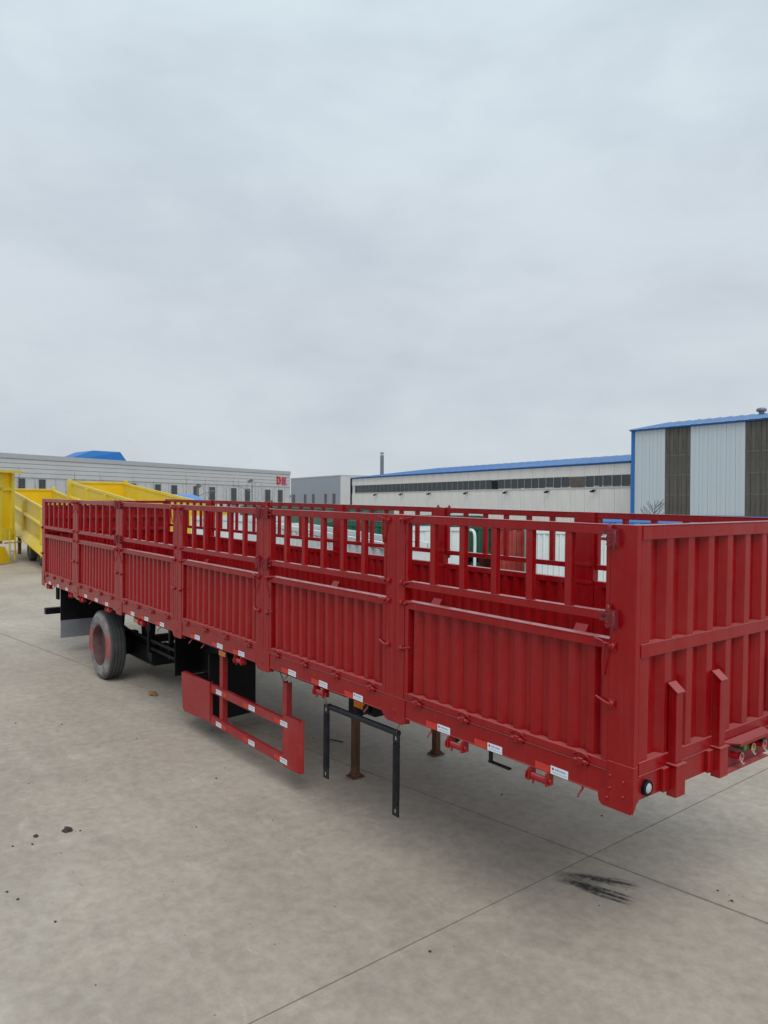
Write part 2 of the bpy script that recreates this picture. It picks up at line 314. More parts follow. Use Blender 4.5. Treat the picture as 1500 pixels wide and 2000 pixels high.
        base = mixc(mm.outputs[0], base, (0.68, 0.63, 0.56))
    for (cx, cy, rad, wd, amt) in ((40.0, -60.0, 70.5, 0.11, 0.22), (40.0, -60.0, 72.4, 0.11, 0.20), (-14.0, 30.0, 33.6, 0.12, 0.20), (-14.0, 30.0, 31.8, 0.12, 0.18), (9.0, 17.0, 15.2, 0.10, 0.15)):
        sb = N(t, 'ShaderNodeVectorMath', operation='SUBTRACT'); sb.inputs[1].default_value = (cx, cy, 0); t.links.new(P, sb.inputs[0])
        ln = N(t, 'ShaderNodeVectorMath', operation='LENGTH'); t.links.new(sb.outputs[0], ln.inputs[0])
        s1 = N(t, 'ShaderNodeMath', operation='SUBTRACT'); s1.inputs[1].default_value = rad; t.links.new(ln.outputs['Value'], s1.inputs[0])
        a1 = N(t, 'ShaderNodeMath', operation='ABSOLUTE'); t.links.new(s1.outputs[0], a1.inputs[0])
        q = mrange(a1.outputs[0], wd * 0.5, wd, amt, 0)
        mm = N(t, 'ShaderNodeMath', operation='MULTIPLY'); t.links.new(q, mm.inputs[0]); t.links.new(mrange(noise(1.7, 6, 0.75), 0.42, 0.62, 0, 1), mm.inputs[1])
        base = mixc(mm.outputs[0], base, (0.22, 0.19, 0.165))
    # a few fine hairline cracks
    vo = N(t, 'ShaderNodeTexVoronoi', feature='DISTANCE_TO_EDGE'); vo.inputs['Scale'].default_value = 0.22
    mpv = N(t, 'ShaderNodeMapping'); t.links.new(P, mpv.inputs[0])
    nn = N(t, 'ShaderNodeTexNoise'); nn.inputs['Scale'].default_value = 1.5; nn.inputs['Detail'].default_value = 8; t.links.new(P, nn.inputs[0])
    va = N(t, 'ShaderNodeMixRGB'); va.inputs[0].default_value = 0.25; t.links.new(P, va.inputs[1]); t.links.new(nn.outputs['Color'], va.inputs[2])
    t.links.new(va.outputs[0], vo.inputs[0])
    base = mixc(mrange(vo.outputs[0], 0.0, 0.0012, 0.10, 0), base, (0.12, 0.10, 0.085))
    t.links.new(base, b.inputs['Base Color'])
    bp = N(t, 'ShaderNodeBump'); bp.inputs['Strength'].default_value = 0.25; bp.inputs['Distance'].default_value = 0.01
    t.links.new(noise(28, 6, 0.75), bp.inputs['Height']); t.links.new(bp.outputs[0], b.inputs['Normal'])
    rr = mrange(noise(1.1, 5, 0.6), 0.35, 0.7, 0.62, 0.88); t.links.new(rr, b.inputs['Roughness'])
    return m
CONC = concrete()
SUBB = mat('joint_dirt', (0.035, 0.03, 0.026), 0.95, var=0.3, vscale=12)

# ------------------------------------------------------------------ ground: sub-base with four cast slabs and open joints
g = part(MB().box(-400, 700, -500, 300, -1.2, -0.03), 'ground', SUBB); g['kind'] = 'structure'
JX, JY = 1.337, -1.444
ua = Vector((-0.0131, 0.9999, 0)).normalized(); ub = Vector((math.cos(R(7.68)), math.sin(R(7.68)), 0))
L = 260.0
def slab(sa, sb, gap=0.006, gap2=0.011):
    # corner of the slab at the joint crossing, moved off both joint lines by half the joint width
    c = Vector((JX, JY, 0)) + ua * sa * gap2 + ub * sb * gap
    p = [c, c + ub * sb * L * 1.6, c + ub * sb * L * 1.6 + ua * sa * L, c + ua * sa * L]
    if sa * sb > 0: p = p[::-1]
    m = MB().prism([(q.x, q.y) for q in p], 'z', -0.028, 0.0)
    return part(m, 'concrete_slab', CONC, g)
for sa in (1, -1):
    for sb in (1, -1): slab(sa, sb)

# ------------------------------------------------------------------ the red semi-trailer
TL, TW = 13.0, 2.5
PX = [2.18, 4.32, 6.50, 8.65, 10.82]           # middles of the five side posts
trailer = thing('semi_trailer', 'long red side-wall cargo semi-trailer with slatted upper gates parked on landing legs', 'trailer', T(0, 0, 0))
FAR = T(TL, -TW, 0) @ RZ(math.pi)              # the far side is the near side turned about

def rounded(poly): return poly
# side rails with their parts
def side_rail():
    m = MB(); m.box(0.0, TL, -0.055, 0.0, 1.25, 1.392); m.box(0.0, TL, -0.055, 0.007, 1.392, 1.400)
    m.box(0.0, TL, -0.055, 0.004, 1.246, 1.2535)
    return m
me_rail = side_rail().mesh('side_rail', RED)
me_stk = MB().box(-0.068, 0.068, 0, 0.003, -0.026, 0.026).mesh('sticker', STK)
me_tape = MB().box(-0.060, 0.060, 0, 0.003, -0.024, 0.024).mesh('tape', TAPE)
def hook_mesh():
    pts = [(0, 0, 0.02)] + [(0.018 * math.sin(a) * 0.6, 0.022 - 0.022 * math.cos(a), -0.02 - 0.03 * a / 1.6) for a in (0.2, 0.7, 1.2, 1.8, 2.4)]
    return MB().tube(pts, 0.0065, 6).mesh('rope_hook', DRED)
me_hook = hook_mesh()
def winch_mesh():
    m = MB()
    m.box(-0.085, -0.073, -0.05, 0.02, -0.085, 0.0); m.box(0.060, 0.072, -0.05, 0.02, -0.085, 0.0)
    m.cyl((-0.10, -0.012, -0.06), (0.085, -0.012, -0.06), 0.017, 10); m.cyl((-0.073, -0.012, -0.06), (0.06, -0.012, -0.06), 0.024, 10)
    # ratchet wheel
    n = 12; poly = []
    for k in range(n * 2):
        rr = 0.036 if k % 2 else 0.028; a = math.pi * k / n; poly.append((-0.012 + rr * math.cos(a), -0.06 + rr * math.sin(a)))
    m.prism(poly, 'x', 0.088, 0.098)
    m.box(0.03, 0.04, 0.0, 0.012, -0.10, -0.05)
    return m.mesh('winch', RED)
me_winch = winch_mesh()
me_eye = MB().lathe([(0.014, -0.008), (0.034, -0.008), (0.034, 0.008), (0.014, 0.008), (0.014, -0.008)], 16).mesh('winch_eye', BLK)
def post_plate_mesh():
    poly = [(-0.135, 1.392), (-0.135, 1.225), (-0.122, 1.197), (-0.098, 1.188), (0.085, 1.188), (0.105, 1.194), (0.128, 1.215), (0.160, 1.25), (0.160, 1.27), (0.115, 1.30), (0.115, 1.392)]
    m = MB().prism([(x, z) for x, z in poly], 'y', 0.0, 0.007)
    m.lathe([(0.0, 0.010), (0.020, 0.010), (0.024, 0.0065)], 14, T(0.0, 0, 1.272))
    m.lathe([(0.014, 0.012), (0.0001, 0.012)], 12, T(0.0, 0, 1.272))
    m.box(-0.135, -0.128, -0.05, 0.0, 1.20, 1.25); m.box(-0.12, 0.10, -0.05, -0.044, 1.19, 1.25)
    return m.mesh('post_plate', RED)
me_pplate = post_plate_mesh()
def side_post_mesh(wd=0.115):
    m = MB(); m.box(-wd, wd, -0.075, 0.004, 1.402, 2.857)
    m.box(-0.004, 0.004, 0.003, 0.0065, 1.402, 2.85)
    m.box(wd * 0.55, wd * 0.60, 0.003, 0.006, 1.402, 2.25)
    return m.mesh('side_post', RED)
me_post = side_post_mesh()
# latch hardware: lug + rod meshes (facing +y)
def lug(m, x, z): m.lathe([(0.0001, 0.022), (0.012, 0.022), (0.019, 0.016), (0.019, 0.0)], 12, T(x, 0.003, z)); m.box(x - 0.024, x + 0.024, 0.002, 0.008, z - 0.026, z + 0.026)
def hook_latch(s):
    m = MB(); lug(m, s * 0.085, -0.01)
    m.tube([(s * 0.085, 0.028, -0.01), (s * 0.100, 0.034, 0.012), (s * 0.118, 0.036, 0.010), (s * 0.128, 0.036, -0.03), (s * 0.137, 0.030, -0.09), (s * 0.143, 0.016, -0.155), (s * 0.144, 0.012, -0.19)], 0.0075, 6)
    m.tube([(s * 0.10, 0.020, -0.02), (s * 0.15, 0.026, 0.015), (s * 0.21, 0.012, 0.022)], 0.006, 6)
    return m.mesh('latch', RED)
def bolt_latch(s):
    m = MB(); lug(m, s * 0.080, 0); m.lathe([(0.0001, 0.02), (0.013, 0.02), (0.013, 0.0)], 10, T(s * 0.132, 0.003, 0.002))
    m.tube([(s * 0.12, 0.014, 0), (s * 0.16, 0.02, 0.012), (s * 0.21, 0.008, 0.016)], 0.0055, 6)
    return m.mesh('latch', RED)
def pin_latch(s):
    m = MB(); lug(m, s * 0.082, 0)
    m.tube([(s * 0.085, 0.024, 0), (s * 0.118, 0.024, 0.006), (s * 0.16, 0.016, 0.017), (s * 0.196, 0.004, 0.024)], 0.0065, 6)
    return m.mesh('latch', RED)
def cluster(s):
    m = MB(); m.cyl((s * 0.10, 0.022, -0.075), (s * 0.10, 0.022, 0.045), 0.015, 10)
    for z in (-0.065, -0.045, -0.02, 0.0, 0.025): m.lathe([(0.0001, 0.0), (0.020, 0.0), (0.020, 0.010), (0.0001, 0.010)], 12, T(s * 0.10, 0.022, z) @ Matrix.Rotation(R(90), 4, 'X'))
    m.cyl((s * 0.10, 0.022, 0.045), (s * 0.10, 0.022, 0.062), 0.013, 10, 0.004)
    for z in (-0.04, 0.0): m.box(min(s * 0.105, s * 0.165), max(s * 0.105, s * 0.165), 0.006, 0.016, z, z + 0.018)
    m.box(min(s * 0.04, s * 0.09), max(s * 0.04, s * 0.09), 0.004, 0.030, -0.07, 0.03)
    m.tube([(s * 0.06, 0.030, 0.02), (s * 0.045, 0.045, 0.0), (s * 0.045, 0.048, -0.05), (s * 0.06, 0.040, -0.085)], 0.006, 6)
    return m.mesh('hinge_pin', DRED)
LT = {k: {s: f(s) for s in (1, -1)} for k, f in dict(hook=hook_latch, bolt=bolt_latch, pin=pin_latch, clus=cluster).items()}

# corrugated sheet
def corrugated(u0, u1, z0, z1, pitch, yo, yi, fr, axis='x', thick=0.004):
    # fr: fractions of recess flat, slope, crest flat ; returns builder
    prof = []; u = u0; a, s_, c = fr
    while u < u1 - 1e-6:
        for du, d in ((0, yi), (a * pitch, yi), ((a + s_) * pitch, yo), ((a + s_ + c) * pitch, yo)):
            if u + du <= u1: prof.append((u + du, d))
        u += pitch
    prof.append((u1, prof[-1][1]))
    m = MB(); n = len(prof)
    for (sgn) in (0, 1):
        off = thick * sgn * (-1 if yo > yi else 1)
        vs_ = [((p[0], p[1] + off, z) if axis == 'x' else (p[1] + off, p[0], z)) for p in prof for z in (z0, z1)]
        fs = [(2 * i, 2 * i + 2, 2 * i + 3, 2 * i + 1) for i in range(n - 1)]
        m.add(vs_, fs)
    return m
def bounds():
    e = [0.18] + [v for p in PX for v in (p - 0.119, p + 0.119)] + [TL - 0.18]
    return [(e[2 * i], e[2 * i + 1]) for i in range(6)]
BAYS = bounds()
gate_cache = {}
def hinge_mesh():
    m = MB(); m.cyl((-0.045, 0.014, 0), (0.045, 0.014, 0), 0.0125, 10); m.cyl((-0.058, 0.014, 0), (-0.048, 0.014, 0), 0.008, 8)
    m.box(-0.018, 0.018, 0.006, 0.028, -0.018, 0.020); m.box(-0.042, -0.020, 0.004, 0.012, -0.03, 0.0); m.box(0.020, 0.042, 0.004, 0.012, -0.03, 0.0)
    m.tube([(-0.055, 0.008, 0.026)] + [(-0.055 * math.cos(a), 0.012, 0.026 + 0.028 * math.sin(a)) for a in (0.5, 1.0, 1.57, 2.1, 2.7)] + [(0.055, 0.008, 0.022)], 0.0045, 5)
    return m.mesh('hinge', RED)
me_hinge = hinge_mesh()
def build_side(P, far):
    """P: matrix that puts the near-side pieces at their side."""
    r = link('side_rail', me_rail, trailer, P, bevel=0.003)
    xs = [0.527, 1.080, 1.595, 2.670, 3.205, 3.745, 4.790, 5.31, 5.91, 7.0, 7.55, 8.08, 9.2, 9.7, 10.25, 11.35, 11.9, 12.45]
    if not far:
        for i, x in enumerate(xs):
            rt_ = Matrix.Rotation(R(random.uniform(-1.5, 1.5)), 4, 'Y'); link('reflective_sticker', me_stk, r, T(x, 0.002, 1.279 + random.uniform(-0.003, 0.003)) @ rt_); link('red_tape', me_tape, r, T(x + 0.134, 0.002, 1.276) @ rt_)
    for x in (0.36, 1.745, 2.55, 3.86, 5.75, 6.1, 7.1, 9.0, 10.0, 12.2): link('rope_hook', me_hook, r, T(x, -0.015, 1.245))
    for x in (0.70, 1.47, 3.27, 4.86, 7.75, 9.15, 10.45, 11.1, 12.55):
        wn = link('winch', me_winch, r, T(x, 0.0, 1.245) @ RZ(0)); 
    for k, px in enumerate(PX):
        p = link('side_post', me_post, trailer, P @ T(px, 0, 0), bevel=0.003)
        link('post_plate', me_pplate, p, T(0, 0, 0))
        odd = (k % 2 == 0)
        for s in (1, -1):
            if odd: hw = (('hook', 2.815), ('bolt', 2.318), ('bolt', 2.158), ('pin', 1.80))
            else: hw = (('clus', 2.83), ('clus', 2.315), ('hook', 2.155), ('pin', 1.80))
            for kind, z in hw: link('hinge_pin' if kind == 'clus' else 'latch', LT[kind][s], p, T(0, 0.002, z), smooth=None)
    for (a, b) in BAYS:
        Lb = round(b - a, 3)
        if Lb not in gate_cache:
            lo = MB(); lo.box(0, Lb, -0.064, 0.004, 2.120, 2.172); lo.box(0.0, Lb, -0.066, 0.008, 2.172, 2.180)
            lo.box(0, Lb, -0.064, 0.004, 1.403, 1.452); lo.box(0.0, 0.042, -0.064, 0.003, 1.452, 2.120); lo.box(Lb - 0.042, Lb, -0.064, 0.003, 1.452, 2.120)
            pit = (Lb - 0.10) / 12.0
            sh = corrugated(0.042, Lb - 0.042, 1.452, 2.120, pit, -0.024, -0.056, (0.36, 0.16, 0.32))
            up = MB(); up.box(0, Lb, -0.045, 0.004, 2.796, 2.850); up.box(0, Lb, -0.048, 0.006, 2.850, 2.857)
            up.box(0, Lb, -0.045, 0.004, 2.288, 2.334); up.box(0, Lb, -0.048, 0.006, 2.334, 2.340)
            up.box(0, 0.030, -0.043, 0.002, 2.340, 2.796); up.box(Lb - 0.030, Lb, -0.043, 0.002, 2.340, 2.796)
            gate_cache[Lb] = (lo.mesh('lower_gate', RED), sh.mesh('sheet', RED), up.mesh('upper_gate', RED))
        lo, sh, up = gate_cache[Lb]
        rg = random.Random(int(a * 1000) + (7 if far else 0))
        J = lambda: T(rg.uniform(-0.003, 0.003), rg.uniform(-0.002, 0.003), rg.uniform(-0.001, 0.001)) @ Matrix.Rotation(R(rg.uniform(-0.06, 0.06)), 4, 'Y')
        lean = lambda z: T(0, 0, z) @ Matrix.Rotation(R(rg.uniform(-0.35, 0.5)), 4, 'X') @ T(0, 0, -z)
        lg = link('lower_gate', lo, trailer, P @ T(a, 0, 0) @ J() @ lean(1.40), bevel=0.003)
        link('corrugated_sheet', sh, lg, None)
        for hx in (0.095, 0.368, 0.64, 0.91): link('hinge', me_hinge, lg, T(Lb * hx, 0.004, 1.402))
        ug = link('upper_gate', up, trailer, P @ T(a, 0, 0) @ J() @ lean(2.30), bevel=0.003)
        for j in range(1, 6): link('bar', me_bar, ug, T(Lb * j / 6.0 + rg.uniform(-0.006, 0.006), 0, 0), bevel=0.002)
me_bar = MB().box(-0.026, 0.026, -0.040, 0.0, 2.3405, 2.7955).mesh('bar', RED)
build_side(T(0, 0, 0), False)
build_side(FAR, True)
# inner reinforcement seen on the far posts
for px in PX:
    ib = MB().prism([(-2.42, 1.402), (-2.36, 1.402), (-2.36, 1.66), (-2.42, 1.74)], 'x', px - 0.075, px + 0.075)
    for zz in (2.16, 2.337): part(MB().box(px - 0.10, px + 0.10, -2.431, -2.418, zz - 0.02, zz + 0.01), 'post_strap', RED, trailer)
    part(ib, 'post_socket', RED, trailer)
    ib = MB(); ib.box(px - 0.09, px + 0.09, -0.14, -0.08, 1.402, 1.66); part(ib, 'post_socket', RED, trailer)

# corner posts (near front, far front, near rear, far rear)
def corner_mesh(front):
    m = MB()
    m.box(0.0, 0.176, -0.040, 0.004, 1.402, 2.857)
    m.box(0.0, 0.045, -0.045, -0.0401, 1.402, 2.857)
    poly = [(-0.004, 1.462), (0.172, 1.462), (0.178, 1.30), (0.235, 1.250), (0.228, 1.206), (0.205, 1.184), (0.012, 1.183), (-0.004, 1.20)]
    m.prism(poly, 'y', 0.0045, 0.012)
    m.prism([(0.012, 1.462), (0.012, 1.19), (-0.01, 1.215), (-0.035, 1.262), (-0.035, 1.462)], 'x', -0.0065, 0.0)
    return m
cp = part(corner_mesh(True), 'corner_post', RED, trailer, bevel=0.003)
def bolts(parent, pts):
    for x, z in pts: part(MB().lathe([(0.0001, 0.010), (0.008, 0.008), (0.010, 0.0)], 8), 'bolt', RED, parent, T(x, 0.012, z))
bolts(cp, [(0.148, 1.375), (0.058, 1.360), (0.150, 1.300), (0.060, 1.272), (0.168, 1.238)])
for s, z in ((1, 2.80), (1, 2.325)): link('hinge_pin', LT['clus'][1], cp, T(0.072, 0.004, z))
link('latch', LT['hook'][1], cp, T(0.062, 0.004, 2.15)); link('latch', LT['pin'][1], cp, T(0.066, 0.004, 1.80))
c2 = part(corner_mesh(True), 'corner_post', RED, trailer, T(0, -TW, 0) @ Matrix.Scale(-1, 4, (0, 1, 0)), bevel=0.003)
c3 = part(corner_mesh(True), 'corner_post', RED, trailer, T(TL, 0, 0) @ Matrix.Scale(-1, 4, (1, 0, 0)), bevel=0.003)
c4 = part(corner_mesh(True), 'corner_post', RED, trailer, FAR, bevel=0.003)
for z in (2.30, 1.80): link('latch', LT['pin'][-1], c3, T(0.066 + 0.05, 0.004, z))

# front wall
fw = MB()
fw.box(-0.006, 0.072, -TW + 0.046, -0.046, 2.772, 2.850); fw.box(-0.010, 0.074, -TW + 0.046, -0.046, 2.850, 2.857)
fw.box(-0.006, 0.072, -TW + 0.046, -0.046, 2.088, 2.160); fw.box(-0.008, 0.074, -TW + 0.046, -0.046, 2.160, 2.167)
fw.box(-0.006, 0.072, -TW + 0.046, -0.046, 1.408, 1.474); fw.box(-0.008, 0.074, -TW + 0.046, -0.046, 1.474, 1.480)
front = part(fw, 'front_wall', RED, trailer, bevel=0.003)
for z0, z1 in ((1.480, 2.088), (2.167, 2.772)):
    part(corrugated(-TW + 0.046, -0.046, z0, z1, 0.2408, 0.006, 0.055, (0.44, 0.16, 0.28), axis='y'), 'corrugated_sheet', RED, front)
fb = MB(); fb.box(-0.004, 0.055, -TW + 0.036, -0.036, 1.262, 1.3995); fb.box(-0.012, 0.055, -TW + 0.036, -0.036, 1.3996, 1.406)
fbeam = part(fb, 'front_beam', RED, trailer, bevel=0.002)
lm = part(MB().lathe([(0.0001, 0.0), (0.046, 0.0), (0.046, 0.02), (0.036, 0.028), (0.034, 0.016)], 24, Matrix.Rotation(R(90), 4, 'Z')), 'marker_lamp', BLK, fbeam, T(-0.004, -0.113, 1.325), smooth=40)
part(MB().lathe([(0.034, 0.017), (0.028, 0.026), (0.016, 0.031), (0.0001, 0.033)], 24, Matrix.Rotation(R(90), 4, 'Z')), 'lens', WHT, lm, smooth=60)
part(MB().lathe([(0.0001, 0.0), (0.046, 0.0), (0.046, 0.02), (0.036, 0.028), (0.0001, 0.028)], 24, Matrix.Rotation(R(90), 4, 'Z')), 'marker_lamp', BLK, fbeam, T(-0.004, -TW + 0.113, 1.325), smooth=40)
for y in (-0.385, -0.900, -1.745, -2.115):
    m = MB()
    m.prism([(0.0, 1.42), (-0.055, 1.42), (-0.055, 1.848), (0.0, 1.890)], 'y', y - 0.036, y + 0.036)
    st = part(m, 'stake', RED, trailer, bevel=0.004)
    part(MB().prism([(0.004, 1.893), (-0.062, 1.842), (-0.066, 1.852), (0.0, 1.905)], 'y', y - 0.044, y + 0.044), 'cap', RED, st, bevel=0.002)
    m = MB(); m.box(-0.070, -0.006, y - 0.052, y + 0.052, 1.225, 1.412); m.box(-0.078, 0.0, y - 0.060, y + 0.060, 1.412, 1.422)
    m.box(-0.030, -0.005, y + 0.056, y + 0.120, 1.262, 1.405)
    part(m, 'socket', RED, st, bevel=0.004)
# step plate with brake and power couplings beneath it
sp_ = MB(); sp_.prism([(-0.012, -0.97), (-0.04, -0.98), (-0.10, -1.04), (-0.10, -1.46), (-0.04, -1.52), (-0.012, -1.53)], 'z', 1.412, 1.420)
sp_.box(-0.106, -0.1005, -1.46, -1.04, 1.400, 1.420); sp_.box(-0.06, -0.004, -1.53, -0.97, 1.225, 1.2345)
step = part(sp_, 'coupling_shelf', RED, trailer)
part(MB().box(-0.02, -0.012, -1.62, -0.90, 1.235, 1.40), 'coupling_plate', DRED, step)
def gladhand(y, z, m_, M2=CHR):
    h = part(MB().cyl((-0.02, y, z), (-0.075, y, z), 0.024, 14), 'gladhand', m_, step, smooth=40)
    mm = MB(); mm.lathe([(0.026, -0.006), (0.031, -0.006), (0.031, 0.006), (0.026, 0.006), (0.026, -0.006)], 18, T(-0.080, y, z) @ RZ(R(90)))
    mm.tube([(-0.085, y + 0.015, z - 0.018), (-0.095, y + 0.0, z - 0.042), (-0.09, y - 0.02, z - 0.038)], 0.006, 6)
    part(mm, 'seal_ring', M2, h, smooth=40)
gladhand(-1.10, 1.315, GLADR); gladhand(-1.26, 1.345, GLADY); gladhand(-1.42, 1.335, GLADR)
part(MB().cyl((-0.02, -1.15, 1.372), (-0.085, -1.15, 1.372), 0.024, 12), 'socket', GLADG, step, smooth=40)
part(MB().cyl((-0.02, -1.42, 1.372), (-0.08, -1.42, 1.372), 0.026, 12), 'socket', BLK, step, smooth=40)

# rear gate, seen from inside
rw = MB(); rw.box(TL - 0.06, TL + 0.004, -TW + 0.046, -0.046, 2.77, 2.82); rw.box(TL - 0.06, TL + 0.004, -TW + 0.046, -0.046, 1.408, 1.47)
rw.box(TL - 0.064, TL, -TW + 0.046, -0.046, 2.46, 2.51); rw.box(TL - 0.066, TL, -TW + 0.046, -0.046, 2.695, 2.735); rw.box(TL - 0.06, TL + 0.004, -TW + 0.046, -0.046, 2.20, 2.25)
for y in (-0.07, -0.65, -1.22, -1.28, -1.85, -2.43): rw.box(TL - 0.058, TL, y - 0.024, y + 0.024, 1.47, 2.77)
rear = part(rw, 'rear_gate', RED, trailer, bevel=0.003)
part(corrugated(-TW + 0.05, -0.05, 1.47, 2.70, 0.1605, TL - 0.004, TL - 0.035, (0.34, 0.16, 0.34), axis='y'), 'corrugated_sheet', RED, rear)

# deck, cross members, main beams
part(MB().box(0.06, TL - 0.06, -TW + 0.056, -0.056, 1.384, 1.391), 'deck_plate', DECK, trailer)
m = MB()
for i in range(22): x = 0.35 + i * 0.585; m.box(x - 0.03, x + 0.03, -TW + 0.06, -0.06, 1.285, 1.383)
part(m, 'cross_member', DRED, trailer)
for y in (-0.75, -1.75):
    m = MB()
    poly = [(0.3, 1.284), (0.3, 1.20), (3.0, 1.20), (3.8, 0.93), (12.9, 0.93), (12.9, 1.284)]
    m.prism(poly, 'y', y - 0.006, y + 0.006); m.box(3.8, 12.9, y - 0.07, y + 0.07, 0.915, 0.9299); m.box(0.3, 3.0, y - 0.07, y + 0.07, 1.185, 1.1999)
    m.prism([(3.0, 1.185), (3.8, 0.915), (3.8, 0.93), (3.0, 1.1999)], 'y', y - 0.07, y + 0.07)
    part(m, 'main_beam', DRED, trailer)

# landing legs
def landing(y, s):
    m = MB(); m.box(3.87, 3.99, y - 0.055, y + 0.055, 0.66, 1.25); m.box(3.83, 4.03, y - 0.08, y + 0.08, 1.10, 1.24)
    lg = part(m, 'landing_leg', BLK, trailer, bevel=0.006)
    q = MB(); q.box(3.89, 3.97, y - 0.034, y + 0.034, 0.035, 0.66); part(q, 'inner_tube', RUST, lg, bevel=0.006)
    q = MB(); q.box(3.86, 4.00, y - 0.075, y + 0.075, 0.004, 0.020); q.box(3.875, 3.985, y - 0.045, y + 0.045, 0.0205, 0.045); part(q, 'foot', RUST, lg, bevel=0.004)
landing(-0.90, 1); landing(-2.06, -1)
m = MB(); m.tube([(3.93, -0.97, 0.95), (3.93, -1.99, 0.95)], 0.03, 8); m.tube([(3.96, -0.97, 1.15), (4.6, -1.25, 1.2)], 0.022, 6); m.tube([(3.96, -1.99, 1.15), (4.6, -1.75, 1.2)], 0.022, 6)
part(m, 'leg_brace', BLK, trailer)
m = MB(); m.box(2.62, 2.80, -0.36, -0.14, 1.085, 1.215); m.cyl((2.71, -0.14, 1.15), (2.71, -0.10, 1.15), 0.045, 14); part(m, 'valve_box', BLK, trailer, bevel=0.02)
m = MB(); m.box(2.90, 2.96, -0.30, -0.16, 1.03, 1.24); part(m, 'lamp_bracket', BLK, trailer)
def side_lamp(x, z):
    h = part(MB().box(x - 0.10, x + 0.10, -0.185, -0.152, z - 0.04, z + 0.04), 'side_lamp', BLK, trailer, bevel=0.004)
    part(MB().box(x - 0.085, x + 0.085, -0.1515, -0.135, z - 0.030, z + 0.030), 'lens', AMB, h, bevel=0.006)
    part(MB().box(x - 0.02, x + 0.02, -0.19, -0.17, z + 0.04, 1.25), 'bracket', BLK, h)
side_lamp(2.84, 1.150); side_lamp(5.54, 1.135); side_lamp(8.35, 1.13); side_lamp(11.2, 1.13)
m = MB(); m.box(1.60, 1.63, -0.12, -0.08, 1.165, 1.247); m.box(1.55, 1.58, -0.12, -0.08, 1.175, 1.247); part(m, 'pipe_clip', BLK, trailer)
# folding step under the rail
m = MB(); m.box(1.120, 1.150, -0.025, -0.010, 1.168, 1.247); m.box(0.955, 1.150, -0.032, -0.004, 1.160, 1.1725); part(m, 'step_bracket', BLK, trailer, bevel=0.002)

# side underrun guard
gy = -0.115
m = MB()
m.box(4.05, 6.60, gy - 0.022, gy, 0.632, 0.722); m.box(4.05, 6.60, gy - 0.045, gy + 0.003, 0.722, 0.727)
m.box(4.05, 6.60, gy - 0.022, gy, 0.252, 0.345); m.box(4.05, 6.60, gy - 0.045, gy + 0.003, 0.345, 0.350)
guard = part(m, 'side_guard', REDG, trailer, bevel=0.003)
# curved front plate
prof = [(4.09, gy + 0.004), (3.94, gy + 0.004), (3.86, gy - 0.006), (3.81, gy - 0.022), (3.785, gy - 0.045)]
pm = MB(); n = len(prof)
for off in (0, -0.006):
    pm.add([(x, y + off, z) for x, y in prof for z in (0.242, 0.772)], [(2 * i, 2 * i + 2, 2 * i + 3, 2 * i + 1) for i in range(n - 1)])
pm.box(3.80, 4.09, gy - 0.045, gy - 0.006, 0.765, 0.7685); pm.box(3.80, 4.09, gy - 0.045, gy - 0.006, 0.246, 0.250)
part(pm, 'end_plate', REDG, guard, smooth=50)
pm = MB(); pm.prism([(5.80, 0.275), (5.80, 0.752), (6.63, 0.712), (6.59, 0.262), (6.52, 0.226)], 'y', gy + 0.001, gy + 0.007)
pm.box(5.795, 5.812, gy - 0.03, gy + 0.012, 0.275, 0.752); pm.lathe([(0.0001, 0.004), (0.012, 0.004), (0.02, 0.0)], 10, T(6.22, gy + 0.007, 0.58))
part(pm, 'end_plate', REDG, guard)
for x, zt in ((4.12, 1.090), (5.56, 1.245)):
    pm = MB(); pm.box(x - 0.034, x + 0.034, gy - 0.030, gy - 0.0225, 0.255, zt); pm.box(x - 0.042, x - 0.034, gy - 0.085, gy - 0.0225, 0.255, zt); pm.box(x + 0.034, x + 0.040, gy - 0.085, gy - 0.0225, 0.255, zt)
    part(pm, 'upright', REDG, guard)
for x, z in ((4.085, 0.678), (4.76, 0.678), (5.56, 0.678), (4.085, 0.298), (4.76, 0.298), (5.56, 0.298)):
    o = link('reflective_sticker', me_stk, guard, T(x, gy + 0.005, z)); link('red_tape', me_tape, guard, T(x + (0.134 if x < 5 else -0.134), gy + 0.001, z))
pm = MB(); pm.tube([(4.12, gy - 0.02, 1.085), (4.105, gy, 1.13), (4.13, gy + 0.02, 1.18), (4.115, gy + 0.05, 1.25)], 0.003, 5); pm.tube([(4.13, gy - 0.02, 1.085), (4.15, gy, 1.14), (4.12, gy + 0.02, 1.19), (4.12, gy + 0.05, 1.25)], 0.003, 5)
part(pm, 'tie_wire', RUST, guard)

# tool box and guards in black sheet behind the side guard
m = MB(); m.box(5.95, 6.50, -0.80, -0.16, 0.24, 0.695); part(m, 'tool_box', BLK, trailer, bevel=0.01)
m = MB(); m.prism([(-0.16, 0.22), (-0.80, 0.25), (-0.78, 0.99), (-0.55, 1.05), (-0.16, 1.05)], 'x', 5.93, 5.948); part(m, 'splash_plate', BLK, trailer)
m = MB(); m.box(5.96, 7.6, -0.81, -0.80, 0.45, 1.25); m.box(4.7, 5.93, -0.70, -0.69, 0.93, 1.25); part(m, 'skirt_plate', BLK, trailer)
m = MB(); m.box(7.58, 7.60, -0.98, -0.42, 0.42, 1.26); part(m, 'mud_flap', BLK, trailer, bevel=0.004)
